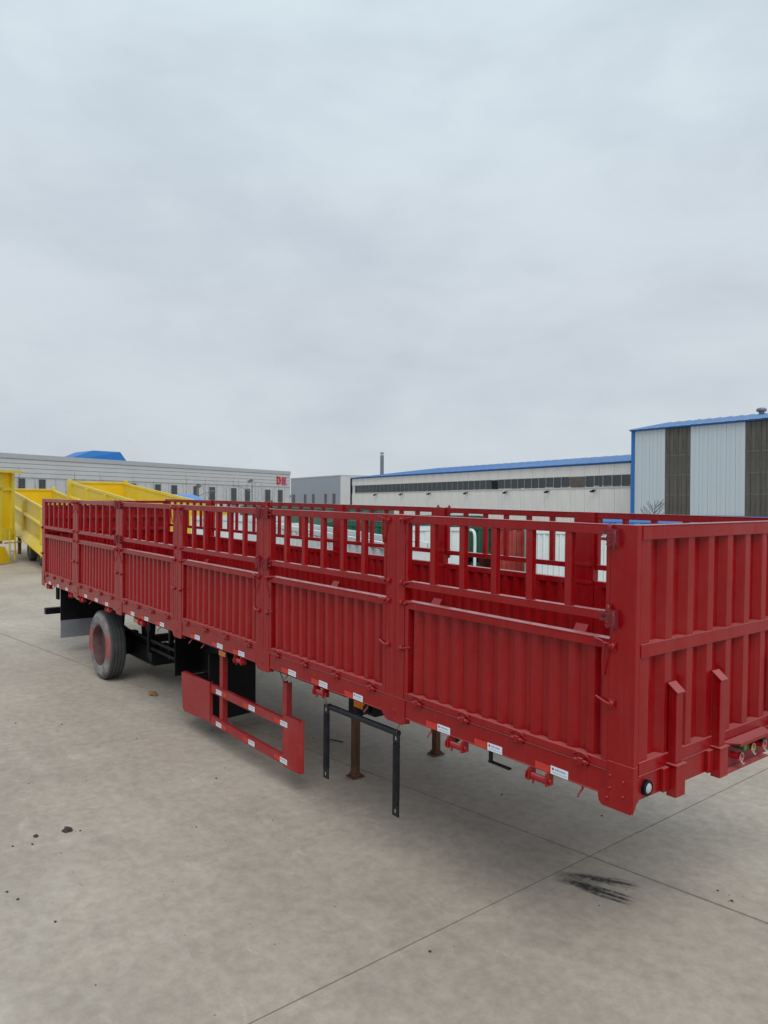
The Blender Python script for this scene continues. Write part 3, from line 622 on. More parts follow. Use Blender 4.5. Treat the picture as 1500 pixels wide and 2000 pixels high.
# rear mud flap with grey rubber foot, and the underrun bar
m = MB(); m.box(12.0, 12.02, -0.93, -0.07, 0.61, 1.255); mf = part(m, 'mud_flap', BLK, trailer)
part(MB().box(11.99, 11.998, -0.93, -0.068, 0.30, 0.625), 'rubber_sheet', GREYF, mf)
m = MB(); m.box(12.82, 12.94, -TW + 0.02, -0.018, 0.628, 0.748); m.box(12.84, 12.92, -0.80, -0.70, 0.748, 1.25); m.box(12.84, 12.92, -1.80, -1.70, 0.748, 1.25)
part(m, 'rear_bumper', BLK, trailer, bevel=0.006)
m = MB(); m.box(12.25, 12.28, -0.10, -0.06, 0.99, 1.247); m.box(12.16, 12.19, -0.10, -0.06, 0.99, 1.247); part(m, 'lamp_bracket', BLK, trailer)

# running gear
def wheel(x, y, s):
    """s=+1 outer face towards +y"""
    Mw = T(x, y, 0.545) if s > 0 else T(x, y, 0.545) @ RZ(math.pi)
    W2 = 0.30
    w_ = bpy.data.objects.new('wheel', None)
    tread = [(0.515, -0.035), (0.536, -0.045)]
    yy = -0.045
    for k in range(4):
        tread += [(0.545, yy - 0.002), (0.545, yy - 0.036), (0.531, yy - 0.040), (0.531, yy - 0.050), (0.545, yy - 0.054)]; yy -= 0.052
    tread += [(0.536, -0.262), (0.515, -0.275), (0.47, -0.29), (0.38, -0.285), (0.31, -0.255)]
    o = part(MB().lathe(tread, 72), 'tyre', RUBD, trailer, Mw, smooth=25)
    o.name = 'wheel'
    # lugs: shallow cross grooves on the shoulders
    part(MB().lathe([(0.305, -0.055), (0.318, -0.022), (0.345, -0.008), (0.40, -0.001), (0.45, -0.003), (0.456, 0.0), (0.462, -0.004), (0.49, -0.012), (0.505, -0.022), (0.515, -0.035)], 72), 'sidewall', SIDEW, o, smooth=50)
    part(MB().lathe([(0.322, -0.012), (0.312, -0.010), (0.306, -0.030), (0.300, -0.052), (0.292, -0.075), (0.285, -0.15), (0.255, -0.165), (0.235, -0.20), (0.19, -0.215), (0.15, -0.205), (0.115, -0.15), (0.10, -0.13), (0.0001, -0.125)], 48), 'rim', RIMM, o, smooth=40)
    mm = MB()
    for k in range(10):
        a = 2 * math.pi * k / 10; mm.cyl((0.1675 * math.cos(a), -0.215, 0.1675 * math.sin(a)), (0.1675 * math.cos(a), -0.175, 0.1675 * math.sin(a)), 0.015, 6)
    part(mm, 'wheel_nut', DRED, o)
    return o
wheel(9.77, -0.045, 1); wheel(9.77, -TW + 0.045, -1)
for x in (9.77, 8.46):
    m = MB(); m.box(x - 0.06, x + 0.06, -2.1, -0.4, 0.485, 0.605); (m.cyl((x, -0.30, 0.545), (x, -0.56, 0.545), 0.20, 24) if x > 9 else None)
    
    part(m, 'axle', BLK, trailer, smooth=40)
for y in (-0.62, -1.88):
    for x in (9.77, 8.46):
        m = MB()
        for k in range(5):
            hw = 0.62 - 0.10 * k; pts = [(x + hw * u, 0.66 + 0.05 * u * u * (hw / 0.62) - 0.022 * k + 0.02) for u in (-1, -0.5, 0, 0.5, 1)]
            m.prism(pts + [(p[0], p[1] - 0.018) for p in pts[::-1]], 'y', y - 0.045, y + 0.045)
        m.box(x - 0.08, x + 0.08, y - 0.055, y + 0.055, 0.52, 0.72)
        part(m, 'leaf_spring', BLK, trailer)
    for x in (7.75, 9.115, 10.5):
        m = MB(); m.prism([(x - 0.16, 0.93), (x + 0.16, 0.93), (x + 0.09, 0.58), (x - 0.09, 0.58)], 'y', y - 0.06, y - 0.045); m.prism([(x - 0.16, 0.93), (x + 0.16, 0.93), (x + 0.09, 0.58), (x - 0.09, 0.58)], 'y', y + 0.045, y + 0.06)
        m.box(x - 0.09, x + 0.09, y - 0.045, y + 0.045, 0.60, 0.64)
        part(m, 'spring_hanger', BLK, trailer)
m = MB(); m.box(8.66, 10.3, -0.60, -0.52, 0.355, 0.62); m.box(8.64, 8.70, -0.95, -0.52, 0.355, 0.66); part(m, 'brake_guard', BLK, trailer)
m = MB(); m.box(7.7, 10.4, -0.50, -0.46, 0.74, 0.78); m.box(7.7, 8.7, -0.50, -0.46, 0.62, 0.66); m.box(8.62, 8.70, -0.50, -0.44, 0.50, 1.25); m.box(8.05, 8.12, -0.60, -0.54, 0.55, 1.25); m.cyl((8.9, -1.1, 0.80), (8.9, -1.65, 0.80), 0.13, 20)
part(m, 'air_tank_frame', BLK, trailer)
m = MB(); m.cyl((8.62, -0.50, 0.98), (8.62, -0.42, 0.98), 0.10, 16); part(m, 'brake_chamber', BLK, trailer, smooth=40)
m = MB(); m.box(10.5, 12.0, -0.80, -0.78, 0.88, 1.25); part(m, 'skirt_plate', BLK, trailer)

# black tube frame wired under the rail
m = MB()
fx0, fx1 = 2.150, 3.150
bf = thing('tube_frame', 'black U-shaped steel tube frame wired up under the red rail beside the rusty landing leg', 'steel frame', T(2.65, 0, 0))
def leg_bar(x):
    q = MB(); q.cyl((x - 2.65, 0, 0.53), (x - 2.65, 0, 1.02), 0.030, 12)
    q.box(x - 2.65 - 0.038, x - 2.65 + 0.038, -0.006, 0.006, 0.435, 0.545); q.box(x - 2.65 - 0.038, x - 2.65 + 0.038, -0.006, 0.006, 1.005, 1.105)
    o = part(q, 'leg', BLKM, bf, smooth=40)
    part(MB().box(x - 2.65 - 0.006, x - 2.65 + 0.006, -0.0065, 0.0068, 0.462, 0.492), 'slot', CHR, o)
    part(MB().box(x - 2.65 - 0.006, x - 2.65 + 0.006, -0.0065, 0.0068, 1.050, 1.080), 'slot', CHR, o)
leg_bar(fx0); leg_bar(fx1)
part(MB().cyl((fx0 - 2.65, -0.022, 1.098), (fx1 - 2.65, -0.022, 1.088), 0.026, 12), 'cross_tube', BLKM, bf, smooth=40)
q = MB(); q.tube([(fx0 - 2.65, 0, 1.09), (fx0 - 2.665, 0.01, 1.14), (fx0 - 2.70, 0, 1.20)], 0.004, 5); q.tube([(fx1 - 2.65, 0, 1.09), (fx1 - 2.64, 0.01, 1.13), (fx1 - 2.62, 0, 1.19)], 0.004, 5); q.tube([(fx1 - 2.655, 0, 1.09), (fx1 - 2.67, 0.012, 1.14), (fx1 - 2.62, 0, 1.19)], 0.004, 5)
part(q, 'tie_wire', RUST, bf)

# ------------------------------------------------------------------ ground litter and marks
def clod(x, y, s, seed, m_=CLOD, flat=0.55):
    rnd = random.Random(seed); mb = MB(); n = 10; rings = 5
    vs_ = [(0, 0, -0.2 * s * flat)]
    prof = []
    for i in range(1, rings):
        th = math.pi * i / rings
        for k in range(n):
            ph = 2 * math.pi * k / n; rr = s * (0.75 + 0.5 * rnd.random())
            vs_.append((rr * math.sin(th) * math.cos(ph), rr * math.sin(th) * math.sin(ph) * 0.8, max(-0.05 * s, -math.cos(th) * rr * flat)))
    vs_.append((0, 0, s * flat)); fs = [(0, 1 + (k + 1) % n, 1 + k) for k in range(n)]
    for i in range(rings - 2):
        for k in range(n):
            a = 1 + i * n + k; b = 1 + i * n + (k + 1) % n; fs.append((a, b, b + n, a + n))
    last = len(vs_) - 1
    fs += [(last, last - n + k, last - n + (k + 1) % n) for k in range(n)]
    mb.add(vs_, fs); return mb
tag(part(clod(0, 0, 0.052, 3), 'mud_clod', CLOD, None, T(4.44, 1.89, 0.003)), 'largest dark clod of dried mud on the open concrete at left', 'mud clod')
tag(part(clod(0, 0, 0.026, 4), 'mud_clod', CLOD, None, T(4.49, 2.14, 0.002)), 'small flat dark clod of mud just left of the largest clod', 'mud clod')
lf = MB(); pts = [(-0.13, 0, 0.02), (-0.07, 0.045, 0.035), (0.0, 0.06, 0.02), (0.08, 0.04, 0.04), (0.13, 0.0, 0.015), (0.07, -0.045, 0.03), (0.0, -0.055, 0.045), (-0.08, -0.035, 0.025)]
lf.add(pts + [(0, 0, 0.055)] + [(p[0], p[1], p[2] - 0.012) for p in pts] + [(0, 0, 0.04)], [(i, (i + 1) % 8, 8) for i in range(8)] + [(9 + (i + 1) % 8, 9 + i, 17) for i in range(8)] + [(i, 9 + i, 9 + (i + 1) % 8, (i + 1) % 8) for i in range(8)])
tag(part(lf, 'dry_leaf', LEAFM, None, T(8.33, -0.39, 0)), 'curled brown dry leaf on the concrete between the wheel and the tool box', 'leaf')
tag(part(MB().tube([(0, 0, 0.008), (-0.12, -0.02, 0.012), (-0.27, -0.10, 0.008)], 0.006, 5), 'twig', BLKM, None, T(5.18, -1.33, 0)), 'thin dark twig on the ground behind the hanging black frame', 'twig')
gr = MB(); spots = [(4.41, 2.34), (4.35, 2.2), (3.65, 2.54), (3.49, 2.5), (3.02, 2.36), (4.77, 0.3), (4.02, 0.15), (0.4, -1.77), (0.26, -1.71), (1.75, -2.19), (1.17, 0.5), (3.53, 0.33), (3.82, 0.95), (4.99, 0.09), (6.26, -0.36), (5.26, -1.23), (4.04, 2.05), (5.79, 1.9), (6.52, 0.51), (8.04, 1.54), (7.64, 1.08), (2.87, -1.5), (2.66, -1.8), (1.96, -1.05), (4.37, 1.80), (7.56, 1.13), (7.7, 1.02)]
rnd = random.Random(5)
def addclod(x, y, s, sd_):
    c = clod(0, 0, s, sd_); gr.add([(v[0] + x, v[1] + y, v[2] + 0.002) for v in c.v], c.f)
for i, (x, y) in enumerate(spots): addclod(x, y, 0.006 + 0.008 * rnd.random(), 50 + i)
for i in range(420):
    x = rnd.uniform(0.2, 12); y = rnd.uniform(-2.0, 3.2); addclod(x, y, 0.0015 + 0.0045 * rnd.random() ** 2, 200 + i % 9)
o = part(gr, 'grit', CLOD); tag(o, 'scattered dark grit and crumbs of mud over the concrete', 'grit', kind='stuff')

# black tyre scuffs: flat rubber marks on the slab
def scuff_mat():
    m = bpy.data.materials.new('rubber_scuff'); m.use_nodes = True; t = m.node_tree; b = t.nodes['Principled BSDF']
    b.inputs['Base Color'].default_value = (0.03, 0.03, 0.032, 1); b.inputs['Roughness'].default_value = 0.7
    tcn = N(t, 'ShaderNodeTexCoord'); nz = N(t, 'ShaderNodeTexNoise'); nz.inputs['Scale'].default_value = 30; nz.inputs['Detail'].default_value = 6
    t.links.new(tcn.outputs['Object'], nz.inputs[0])
    at = N(t, 'ShaderNodeAttribute'); at.attribute_name = 'dens'
    mr = N(t, 'ShaderNodeMapRange'); mr.inputs[1].default_value = 0.25; mr.inputs[2].default_value = 0.75; mr.inputs[3].default_value = 0.15; mr.inputs[4].default_value = 1.35; t.links.new(nz.outputs[0], mr.inputs[0])
    mu = N(t, 'ShaderNodeMath', operation='MULTIPLY'); mu.use_clamp = True; t.links.new(mr.outputs[0], mu.inputs[0]); t.links.new(at.outputs['Fac'], mu.inputs[1])
    t.links.new(mu.outputs[0], b.inputs['Alpha']); return m
SCM = scuff_mat()
def scuff(path, wid, dens, name, label, nl):
    # a ribbon cross-section of many strips whose density gives the tread ribs; path: list of (x,y)
    m = MB(); dl = []; nc = 36; nrow = 40
    P = [Vector((x, y, 0)) for x, y in path]
    def at_(t_):
        u = t_ * (len(P) - 1); i = min(int(u), len(P) - 2); return P[i].lerp(P[i + 1], u - i)
    rnd = random.Random(len(label))
    for r_ in range(nrow + 1):
        t_ = r_ / nrow; c = at_(t_); d = (at_(min(1, t_ + 0.03)) - at_(max(0, t_ - 0.03))).normalized(); nrm = Vector((-d.y, d.x, 0))
        hw = wid * (0.55 + 0.45 * min(1, t_ * 1.6))
        for k in range(nc + 1):
            s = k / nc * 2 - 1; p = c + nrm * hw * s; m.v.append((p.x, p.y, 0.0025))
            rib = 0.5 + 0.5 * math.cos(s * math.pi * nl)
            soft = max(0.0, 1 - abs(s) ** 3)
            edge = max(0.0, 1 - abs(s) ** 2)
            a_ = (0.35 * edge * (1 - t_) + 0.95 * (1 - min(1, max(0, (t_ - 0.35) * 3)) * (1 - rib) ** 1.2) * soft * min(1, max(0, (t_ - 0.25) * 3)) + 0.8 * math.exp(-((s - 0.1) / 0.5) ** 2) * math.exp(-((t_ - 0.32) / 0.25) ** 2)) * dens
            a_ *= min(1, t_ * 5) * min(1, (1 - t_) * 7)
            dl.append(a_)
    for r_ in range(nrow):
        for k in range(nc):
            a = r_ * (nc + 1) + k; m.f.append((a, a + 1, a + nc + 2, a + nc + 1))
    me = m.mesh(name, SCM); at = me.attributes.new('dens', 'FLOAT', 'POINT'); at.data.foreach_set('value', dl)
    o = link(name, me); o['kind'] = 'structure'; return o
scuff([(1.30, -1.02), (1.14, -1.14), (1.02, -1.20), (0.92, -1.27), (0.80, -1.34)], 0.068, 0.9, 'tyre_mark', 'upper', 2)
scuff([(1.29, -0.90), (1.13, -0.98), (0.98, -1.02), (0.85, -1.065), (0.69, -1.11)], 0.085, 1.05, 'tyre_mark', 'lower one', 3)

scuff([(1.34, -0.93), (1.25, -1.0), (1.16, -1.05), (1.07, -1.09), (0.97, -1.13)], 0.15, 0.30, 'tyre_mark', 'faint', 0.2)
# ------------------------------------------------------------------ yellow dump trailers
def tyre_simple(x, y, z, parent, r=0.52, s=1):
    Mw = T(x, y, z) if s > 0 else T(x, y, z) @ RZ(math.pi)
    o = part(MB().lathe([(0.28, -0.04), (0.33, 0.0), (0.44, 0.0), (r - 0.02, -0.02), (r, -0.05), (r, -0.25), (r - 0.05, -0.29), (0.28, -0.28)], 36), 'wheel', RUBD, parent, Mw, smooth=40)
    part(MB().lathe([(0.285, -0.04), (0.27, -0.10), (0.14, -0.12), (0.12, -0.06), (0.0001, -0.05)], 24), 'rim', YEL, o, smooth=40)
def dump_trailer(label, F, Rr, Wd, H, wheels, group, ribs=2.6, legx=1.0):
    F = Vector(F); Rr = Vector(Rr); d = Rr - F; Lg = d.length
    ang = math.atan2(d.y, d.x); tilt = math.asin(-d.z / Lg)
    base = thing('dump_trailer', label, 'dump trailer', T(F.x, F.y, 0) @ RZ(ang), group)
    B = T(0, 0, F.z) @ Matrix.Rotation(tilt, 4, 'Y')      # body frame: x to the rear, z=0 at the top rim
    h = Wd / 2
    for s in (1, -1):
        y0, y1 = (h - 0.03, h) if s > 0 else (-h, -h + 0.03)
        m = MB(); m.box(0, Lg, y0, y1, -H, -0.06)
        wll = part(m, 'side_wall', YEL, base, B)
        m = MB(); m.box(-0.02, Lg, min(y0, y1) - 0.03, max(y0, y1) + 0.03, -0.10, 0.0); part(m, 'top_rail', YEL, wll)
        m = MB(); yo = h if s > 0 else -h
        m.prism([(yo, -0.62), (yo + s * 0.09, -0.66), (yo + s * 0.09, -0.74), (yo, -0.78)], 'x', 0, Lg); part(m, 'mid_rail', YEL, wll)
        x = 0.05
        while x < Lg:
            m = MB(); m.box(x, x + 0.16, min(yo, yo + s * 0.11), max(yo, yo + s * 0.11), -H, -0.10); part(m, 'rib', YEL, wll); x += ribs
        m = MB(); m.prism([(yo, -H + 0.02), (yo + s * 0.03, -H + 0.02), (yo + s * 0.26, -H - 0.26), (yo + s * 0.26, -H - 0.30), (yo, -H - 0.30)], 'x', 0, Lg); part(m, 'skirt', YEL, wll)
    m = MB(); m.box(0, 0.04, -h + 0.03, h - 0.03, -H, -0.02); fwl = part(m, 'front_wall', YEL2, base, B)
    m = MB(); m.box(-0.06, 0.10, h - 0.02, h + 0.14, -H, 0.10); part(m, 'corner_post', YEL, fwl)
    m = MB(); m.box(-0.06, 0.10, -h - 0.14, -h + 0.02, -H, 0.10); part(m, 'corner_post', YEL, fwl)
    m = MB(); m.box(-0.04, 0.08, -h + 0.05, h - 0.05, -0.06, 0.02); part(m, 'top_rail', YEL, fwl)
    part(MB().box(0, Lg, -h + 0.03, h - 0.03, -H, -H + 0.03), 'floor', YEL2, base, B)
    for xx in (0.9, 2.2, 3.5, 4.8, 6.1):
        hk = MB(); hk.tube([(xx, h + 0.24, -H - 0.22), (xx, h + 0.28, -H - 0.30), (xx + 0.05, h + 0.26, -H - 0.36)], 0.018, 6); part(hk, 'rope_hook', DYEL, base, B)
    part(MB().box(Lg - 0.04, Lg, -h + 0.03, h - 0.03, -H, -0.25), 'tailgate', YEL2, base, B)
    for y in (-0.45, 0.45):
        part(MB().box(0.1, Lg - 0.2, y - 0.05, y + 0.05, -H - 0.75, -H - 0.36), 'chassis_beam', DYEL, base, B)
    for x in wheels:
        for s in (1, -1): tyre_simple(x, s * (h - 0.05), 0.52, base, s=s)
        part(MB().cyl((x, -h + 0.3, 0.52), (x, h - 0.3, 0.52), 0.07, 10), 'axle', DYEL, base)
        for s in (1, -1):
            pl = [(x - 0.62, 0.95), (x - 0.5, 1.22), (x + 0.5, 1.22), (x + 0.62, 0.95), (x + 0.60, 0.95), (x + 0.48, 1.19), (x - 0.48, 1.19), (x - 0.6, 0.95)]
            part(MB().prism(pl, 'y', *((h - 0.40, h) if s > 0 else (-h, -h + 0.40))), 'fender', YEL, base)
    for s in (1, -1):
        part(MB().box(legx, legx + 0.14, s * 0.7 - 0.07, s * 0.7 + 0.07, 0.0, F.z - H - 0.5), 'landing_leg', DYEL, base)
    return base, B
b2, B2 = dump_trailer('middle yellow dump trailer sloping down to the right behind the red trailer corner', (36.8, -5.35, 3.05), (25.9, -4.55, 2.15), 1.9, 1.40, (5.0, 7.6), 'yellow dump trailers', ribs=4.3)
m = MB(); m.box(6.5, 7.9, 1.06, 1.16, 0.35, 1.05); m.box(7.0, 7.08, 1.16, 1.30, 0.3, 1.15); m.box(7.4, 7.48, 1.16, 1.30, 0.3, 1.15); m.box(6.9, 7.6, 1.16, 1.24, 0.75, 0.82)
part(m, 'side_bracket', YEL, b2)
b3, B3 = dump_trailer('rightmost yellow dump trailer with high front corner posts seen over the red gates', (32.3, -7.1, 3.40), (20.9, -6.75, 2.45), 2.35, 1.45, (8.4, 9.7), 'yellow dump trailers')
# leftmost body, turned so that its ladder end faces the yard
b1 = thing('dump_trailer', 'tall yellow dump body with a ladder at the left edge of the yard', 'dump trailer', T(31.30, -3.30, 0) @ RZ(R(39)), 'yellow dump trailers')
# local x: away from camera, local y: to the left
m = MB(); m.box(0, 6.0, 0.0, 2.5, 1.45, 3.70); body = part(m, 'body', YEL2, b1)
m = MB(); m.box(-0.10, 0.0, -0.06, 0.10, 1.15, 3.68); m.box(-0.08, 0.0, 0.10, 2.5, 2.98, 3.10); m.box(-0.08, 0.0, 0.62, 0.76, 1.45, 3.68); part(m, 'frame', YEL, body)
part(MB().box(-0.30, 6.1, -0.25, 2.6, 3.701, 3.80), 'top_rail', YEL, body)
m = MB(); m.box(-0.12, 0.02, -0.06, 0.75, 0.95, 1.45); m.box(0.2, 6, 0.3, 2.2, 0.80, 1.449); part(m, 'chassis', YEL, b1)
ld = MB(); ld.box(-0.22, -0.17, 0.02, 0.07, 0.08, 1.35); ld.box(-0.22, -0.17, 0.34, 0.39, 0.08, 1.35); lad = part(ld, 'ladder', YEL, b1)
for z in (0.12, 0.48, 0.84, 1.20): part(MB().box(-0.22, -0.18, 0.07, 0.34, z, z + 0.035), 'rung', YEL, lad)
part(MB().prism([(0.45, 0.06), (2.4, 0.06), (2.4, 0.9), (0.75, 0.72)], 'x', -0.3, -0.2), 'mudguard', YEL2, b1)
m = MB(); m.box(0.3, 0.36, -1.1, 0.0, 1.02, 1.06); m.box(0.3, 0.36, -1.0, 0.0, 0.78, 0.83); part(m, 'side_bar', YEL, b1)
for s in (1, -1): tyre_simple(4.6, 1.25 + s * 1.1, 0.52, b1, s=s)

# ------------------------------------------------------------------ ribbed bodies parked beyond the red trailer
def ribbed_body(name, label, cat, A, Cc, depth, zt, zb, m_, rib=0.45, group=None, panels=None):
    A = Vector(A + (0,)); Cc = Vector(Cc + (0,)); u = (Cc - A); Ln = u.length; a = math.atan2(u.y, u.x)
    o = thing(name, label, cat, T(A.x, A.y, 0) @ RZ(a), group)     # local x along the seen face, local +y away from the camera
    bm_ = MB(); bm_.box(0, Ln, 0, 0.03, zb, zt - 0.10); bm_.box(0, Ln, depth - 0.03, depth, zb, zt - 0.10); bm_.box(0, 0.03, 0.03, depth - 0.03, zb, zt - 0.10)
    bm_.box(Ln - 0.03, Ln, 0.03, depth - 0.03, zb, zt - 0.10); bm_.box(0.03, Ln - 0.03, 0.03, depth - 0.03, zb, zb + 0.04)
    b = part(bm_, 'body', m_, o)
    fr = MB(); fr.box(-0.02, Ln + 0.02, -0.05, 0.045, zt - 0.10, zt); fr.box(-0.02, Ln + 0.02, depth - 0.045, depth + 0.05, zt - 0.10, zt)
    fr.box(-0.02, 0.06, 0.061, depth - 0.061, zt - 0.12, zt); fr.box(Ln - 0.06, Ln + 0.02, 0.061, depth - 0.061, zt - 0.12, zt)
    fr.box(-0.02, Ln + 0.02, -0.05, 0.0, zb, zb + 0.12); fr.box(-0.03, 0.07, -0.05, 0.0, zb + 0.12, zt - 0.12); fr.box(Ln - 0.07, Ln + 0.03, -0.05, 0.0, zb + 0.12, zt - 0.12)
    part(fr, 'frame', m_, o)
    k = max(1, int(Ln / rib)); st = Ln / (k + 1)
    for i in range(1, k + 1):
        x = i * st; part(MB().prism([(x - st * 0.28, 0.0), (x - st * 0.16, -0.05), (x + st * 0.16, -0.05), (x + st * 0.28, 0.0)], 'z', zb + 0.12, zt - 0.121), 'rib', m_, o)
    ch = MB(); ch.box(0.1, Ln - 0.1, depth * 0.25, depth * 0.33, zb - 0.28, zb); ch.box(0.1, Ln - 0.1, depth * 0.67, depth * 0.75, zb - 0.28, zb); part(ch, 'chassis', BLK, o)
    for x in ((Ln * 0.25, Ln * 0.75) if Ln > 3 else (Ln * 0.5,)):
        for y in (0.28, depth - 0.28):
            part(MB().lathe([(0.0001, -0.12), (0.25, -0.14), (0.44, -0.14), (0.48, -0.10), (0.48, 0.10), (0.44, 0.14), (0.25, 0.14), (0.0001, 0.12)], 24), 'wheel', RUBD, o, T(x, y, 0.48), smooth=40)
    return o
G = 'bodies parked beyond the red trailer'
def away(A, C):
    # order the two face ends so that local +y points away from the camera
    a = Vector(A); c = Vector(C); u = c - a; n = Vector((-u.y, u.x)); mid = (a + c) / 2 - Vector((CAM.x, CAM.y))
    return (A, C) if n.dot(mid) > 0 else (C, A)
def rb(name, label, cat, A, C, *r, **k): a, c = away(A, C); return ribbed_body(name, label, cat, a, c, *r, group=G, **k)
rb('cargo_trailer', 'long low white ribbed cargo trailer whose top edge slopes past the middle gates', 'trailer', (15.0, -6.3), (7.2, -3.95), 0.75, 2.2, 0.6, WHITE)
rb('cargo_trailer', 'white trailer end wall seen through the third bay beside the yellow dump body', 'trailer', (18.2, -5.4), (16.2, -6.15), 1.6, 2.3, 0.6, WHITE)
rb('open_top_container', 'white container with a rounded corner pole seen through the second slatted gate', 'container', (14.3, -10.45), (13.6, -12.0), 0.9, 2.03, 0.5, WHITE, rib=0.6)
rb('open_top_container', 'short dark green container standing over a black gap next to the white corner pole', 'container', (13.55, -12.05), (13.75, -13.25), 1.6, 2.05, 1.15, GREEN, rib=0.35)
rb('open_top_container', 'dull red panelled container seen through the front gate beside the white ribbed one', 'container', (13.65, -13.30), (13.2, -14.15), 1.5, 2.05, 0.5, RED2, rib=0.42)
rb('open_top_container', 'white container with narrow vertical ribs seen through the front slatted gate', 'container', (11.55, -12.65), (10.1, -14.25), 2.0, 2.03, 0.45, WHITE, rib=0.16)
g1 = rb('open_top_container', 'dark green container with white painted characters behind the low white trailer', 'container', (17.8, -9.7), (16.2, -11.2), 1.4, 2.05, 0.6, GREEN, rib=0.5)
# white painted characters on the green body: gong and kou, stroke by stroke
def strokes(parent, items, m_, name, M):
    q = MB()
    for i_, (x0, z0, x1, z1, wd) in enumerate(items):
        a = Vector((x0, 0, z0)); b = Vector((x1, 0, z1)); d = (b - a).normalized(); n_ = Vector((-d.z, 0, d.x)) * wd / 2
        a2 = a - d * wd / 2; b2 = b + d * wd / 2
        ps = [a2 + n_, a2 - n_, b2 - n_, b2 + n_]
        q.add([(p.x, 0.0, p.z) for p in ps] + [(p.x, -0.02 - 0.003 * i_, p.z) for p in ps], [(0, 1, 2, 3), (7, 6, 5, 4), (0, 4, 5, 1), (1, 5, 6, 2), (2, 6, 7, 3), (3, 7, 4, 0)])
    return part(q, name, m_, parent, M)
GONG = [(-0.1, 0.12, 0.1, 0.12, 0.03), (0, 0.12, 0, -0.12, 0.03), (-0.12, -0.12, 0.12, -0.12, 0.03)]
KOU = [(-0.1, 0.1, 0.1, 0.1, 0.03), (-0.1, -0.1, 0.1, -0.1, 0.03), (-0.1, 0.1, -0.1, -0.1, 0.03), (0.1, 0.1, 0.1, -0.1, 0.03)]
WP = mat('white_lettering', (0.75, 0.78, 0.78), 0.5, var=0.03)
strokes(g1, GONG, WP, 'lettering', T(1.10, -0.055, 1.60)); strokes(g1, KOU, WP, 'lettering', T(1.55, -0.055, 1.60))
rb('open_top_container', 'long dark green container filling the tops of the second bay openings', 'container', (16.9, -11.6), (14.9, -14.2), 1.2, 2.28, 0.6, GREEN, rib=0.5)
rb('open_top_container', 'weathered grey-green container filling the tops of the middle bay openings', 'container', (27.5, -11.8), (22.2, -15.4), 2.2, 2.42, 0.6, GREENG, rib=0.6)
rb('open_top_container', 'long bright blue container whose rim shows under the far top rail at right', 'container', (11.7, -16.1), (6.0, -19.5), 2.3, 2.30, 1.0, BLUE2, rib=0.55)
wpole = part(MB().tube([(0, 0, 0), (0, 0, 1.62), (0.01, 0, 1.80), (0.04, 0, 1.90), (0.10, 0, 1.95), (0.20, 0, 1.96)], 0.045, 8), 'bent_pole', WHITE, None, T(13.20, -12.0, 0), smooth=60)
tag(wpole, 'bent white pole standing between the white and the green cargo bodies', 'pole')

# ------------------------------------------------------------------ buildings: level frame of the far side, which tips about one degree from the yard slab
Bm3 = Matrix(((0.999891, -4.8e-05, 0.014749), (0.000127, 0.999986, -0.005369), (-0.014748, 0.00537, 0.999877))).to_4x4()
BM = T(*CAM) @ Bm3 @ T(*(-CAM))
def wall_frame(A, C):
    """matrix whose x runs along the wall from A to C, y points away from the camera, origin z=0"""
    A = Vector(A); C = Vector(C); a = math.atan2(C.y - A.y, C.x - A.x)
    return BM @ T(A.x, A.y, 0) @ RZ(a), (C - A).length
def bld(name, label, A, C, cat='building'):
    M, Ln = wall_frame(A, C); return thing(name, label, cat, M), Ln

DARKF = mat('dark_window_frame', (0.11, 0.115, 0.12), 0.5, var=0.05)
# --- hall D, silver grey, left.  wall runs from C(right) to A(left) so that +y points away
ex = 14.0
A0 = Vector((105.01, -17.39)); C0 = Vector((126.91, -74.39)); ud = (A0 - C0).normalized(); A0e = A0 + ud * ex
hall, Ld = bld('factory_hall', 'long silver-grey factory hall with red characters on its right corner', (C0.x, C0.y), (A0e.x, A0e.y))
def inv(): pass
# x=0 right corner .. Ld left end.  +y must point away from the camera
sgn = -1  # filled below by test
def outward(M):
    n = (M.to_3x3() @ Vector((0, 1, 0))); o = M.translation - CAM
    return 1 if n.dot(o) > 0 else -1
sg = outward(hall.matrix_world)     # +1: local +y is away from the camera
def ybox(m, x0, x1, a, b, z0, z1):  # a,b: depths measured into the building
    lo, hi = sorted((a * sg, b * sg)); return m.box(x0, x1, lo, hi, z0, z1)
wl = part(ybox(MB(), 0, Ld, 0.12, 40, -4, 9.45), 'wall', GREYC, hall)
bands = [(-4, 1.2), (1.2, 3.0), (3.0, 4.0), (4.0, 5.35)]
for k in range(4): z0 = 6.35 + k * 0.62; part(ybox(MB(), 0.02, Ld, 0.0, 0.11, z0 + 0.05, z0 + 0.60), 'cladding_panel', GREYC, wl)
part(ybox(MB(), -0.02, Ld, -0.10, 0.115, 8.86, 9.50), 'parapet', GREYD, wl)
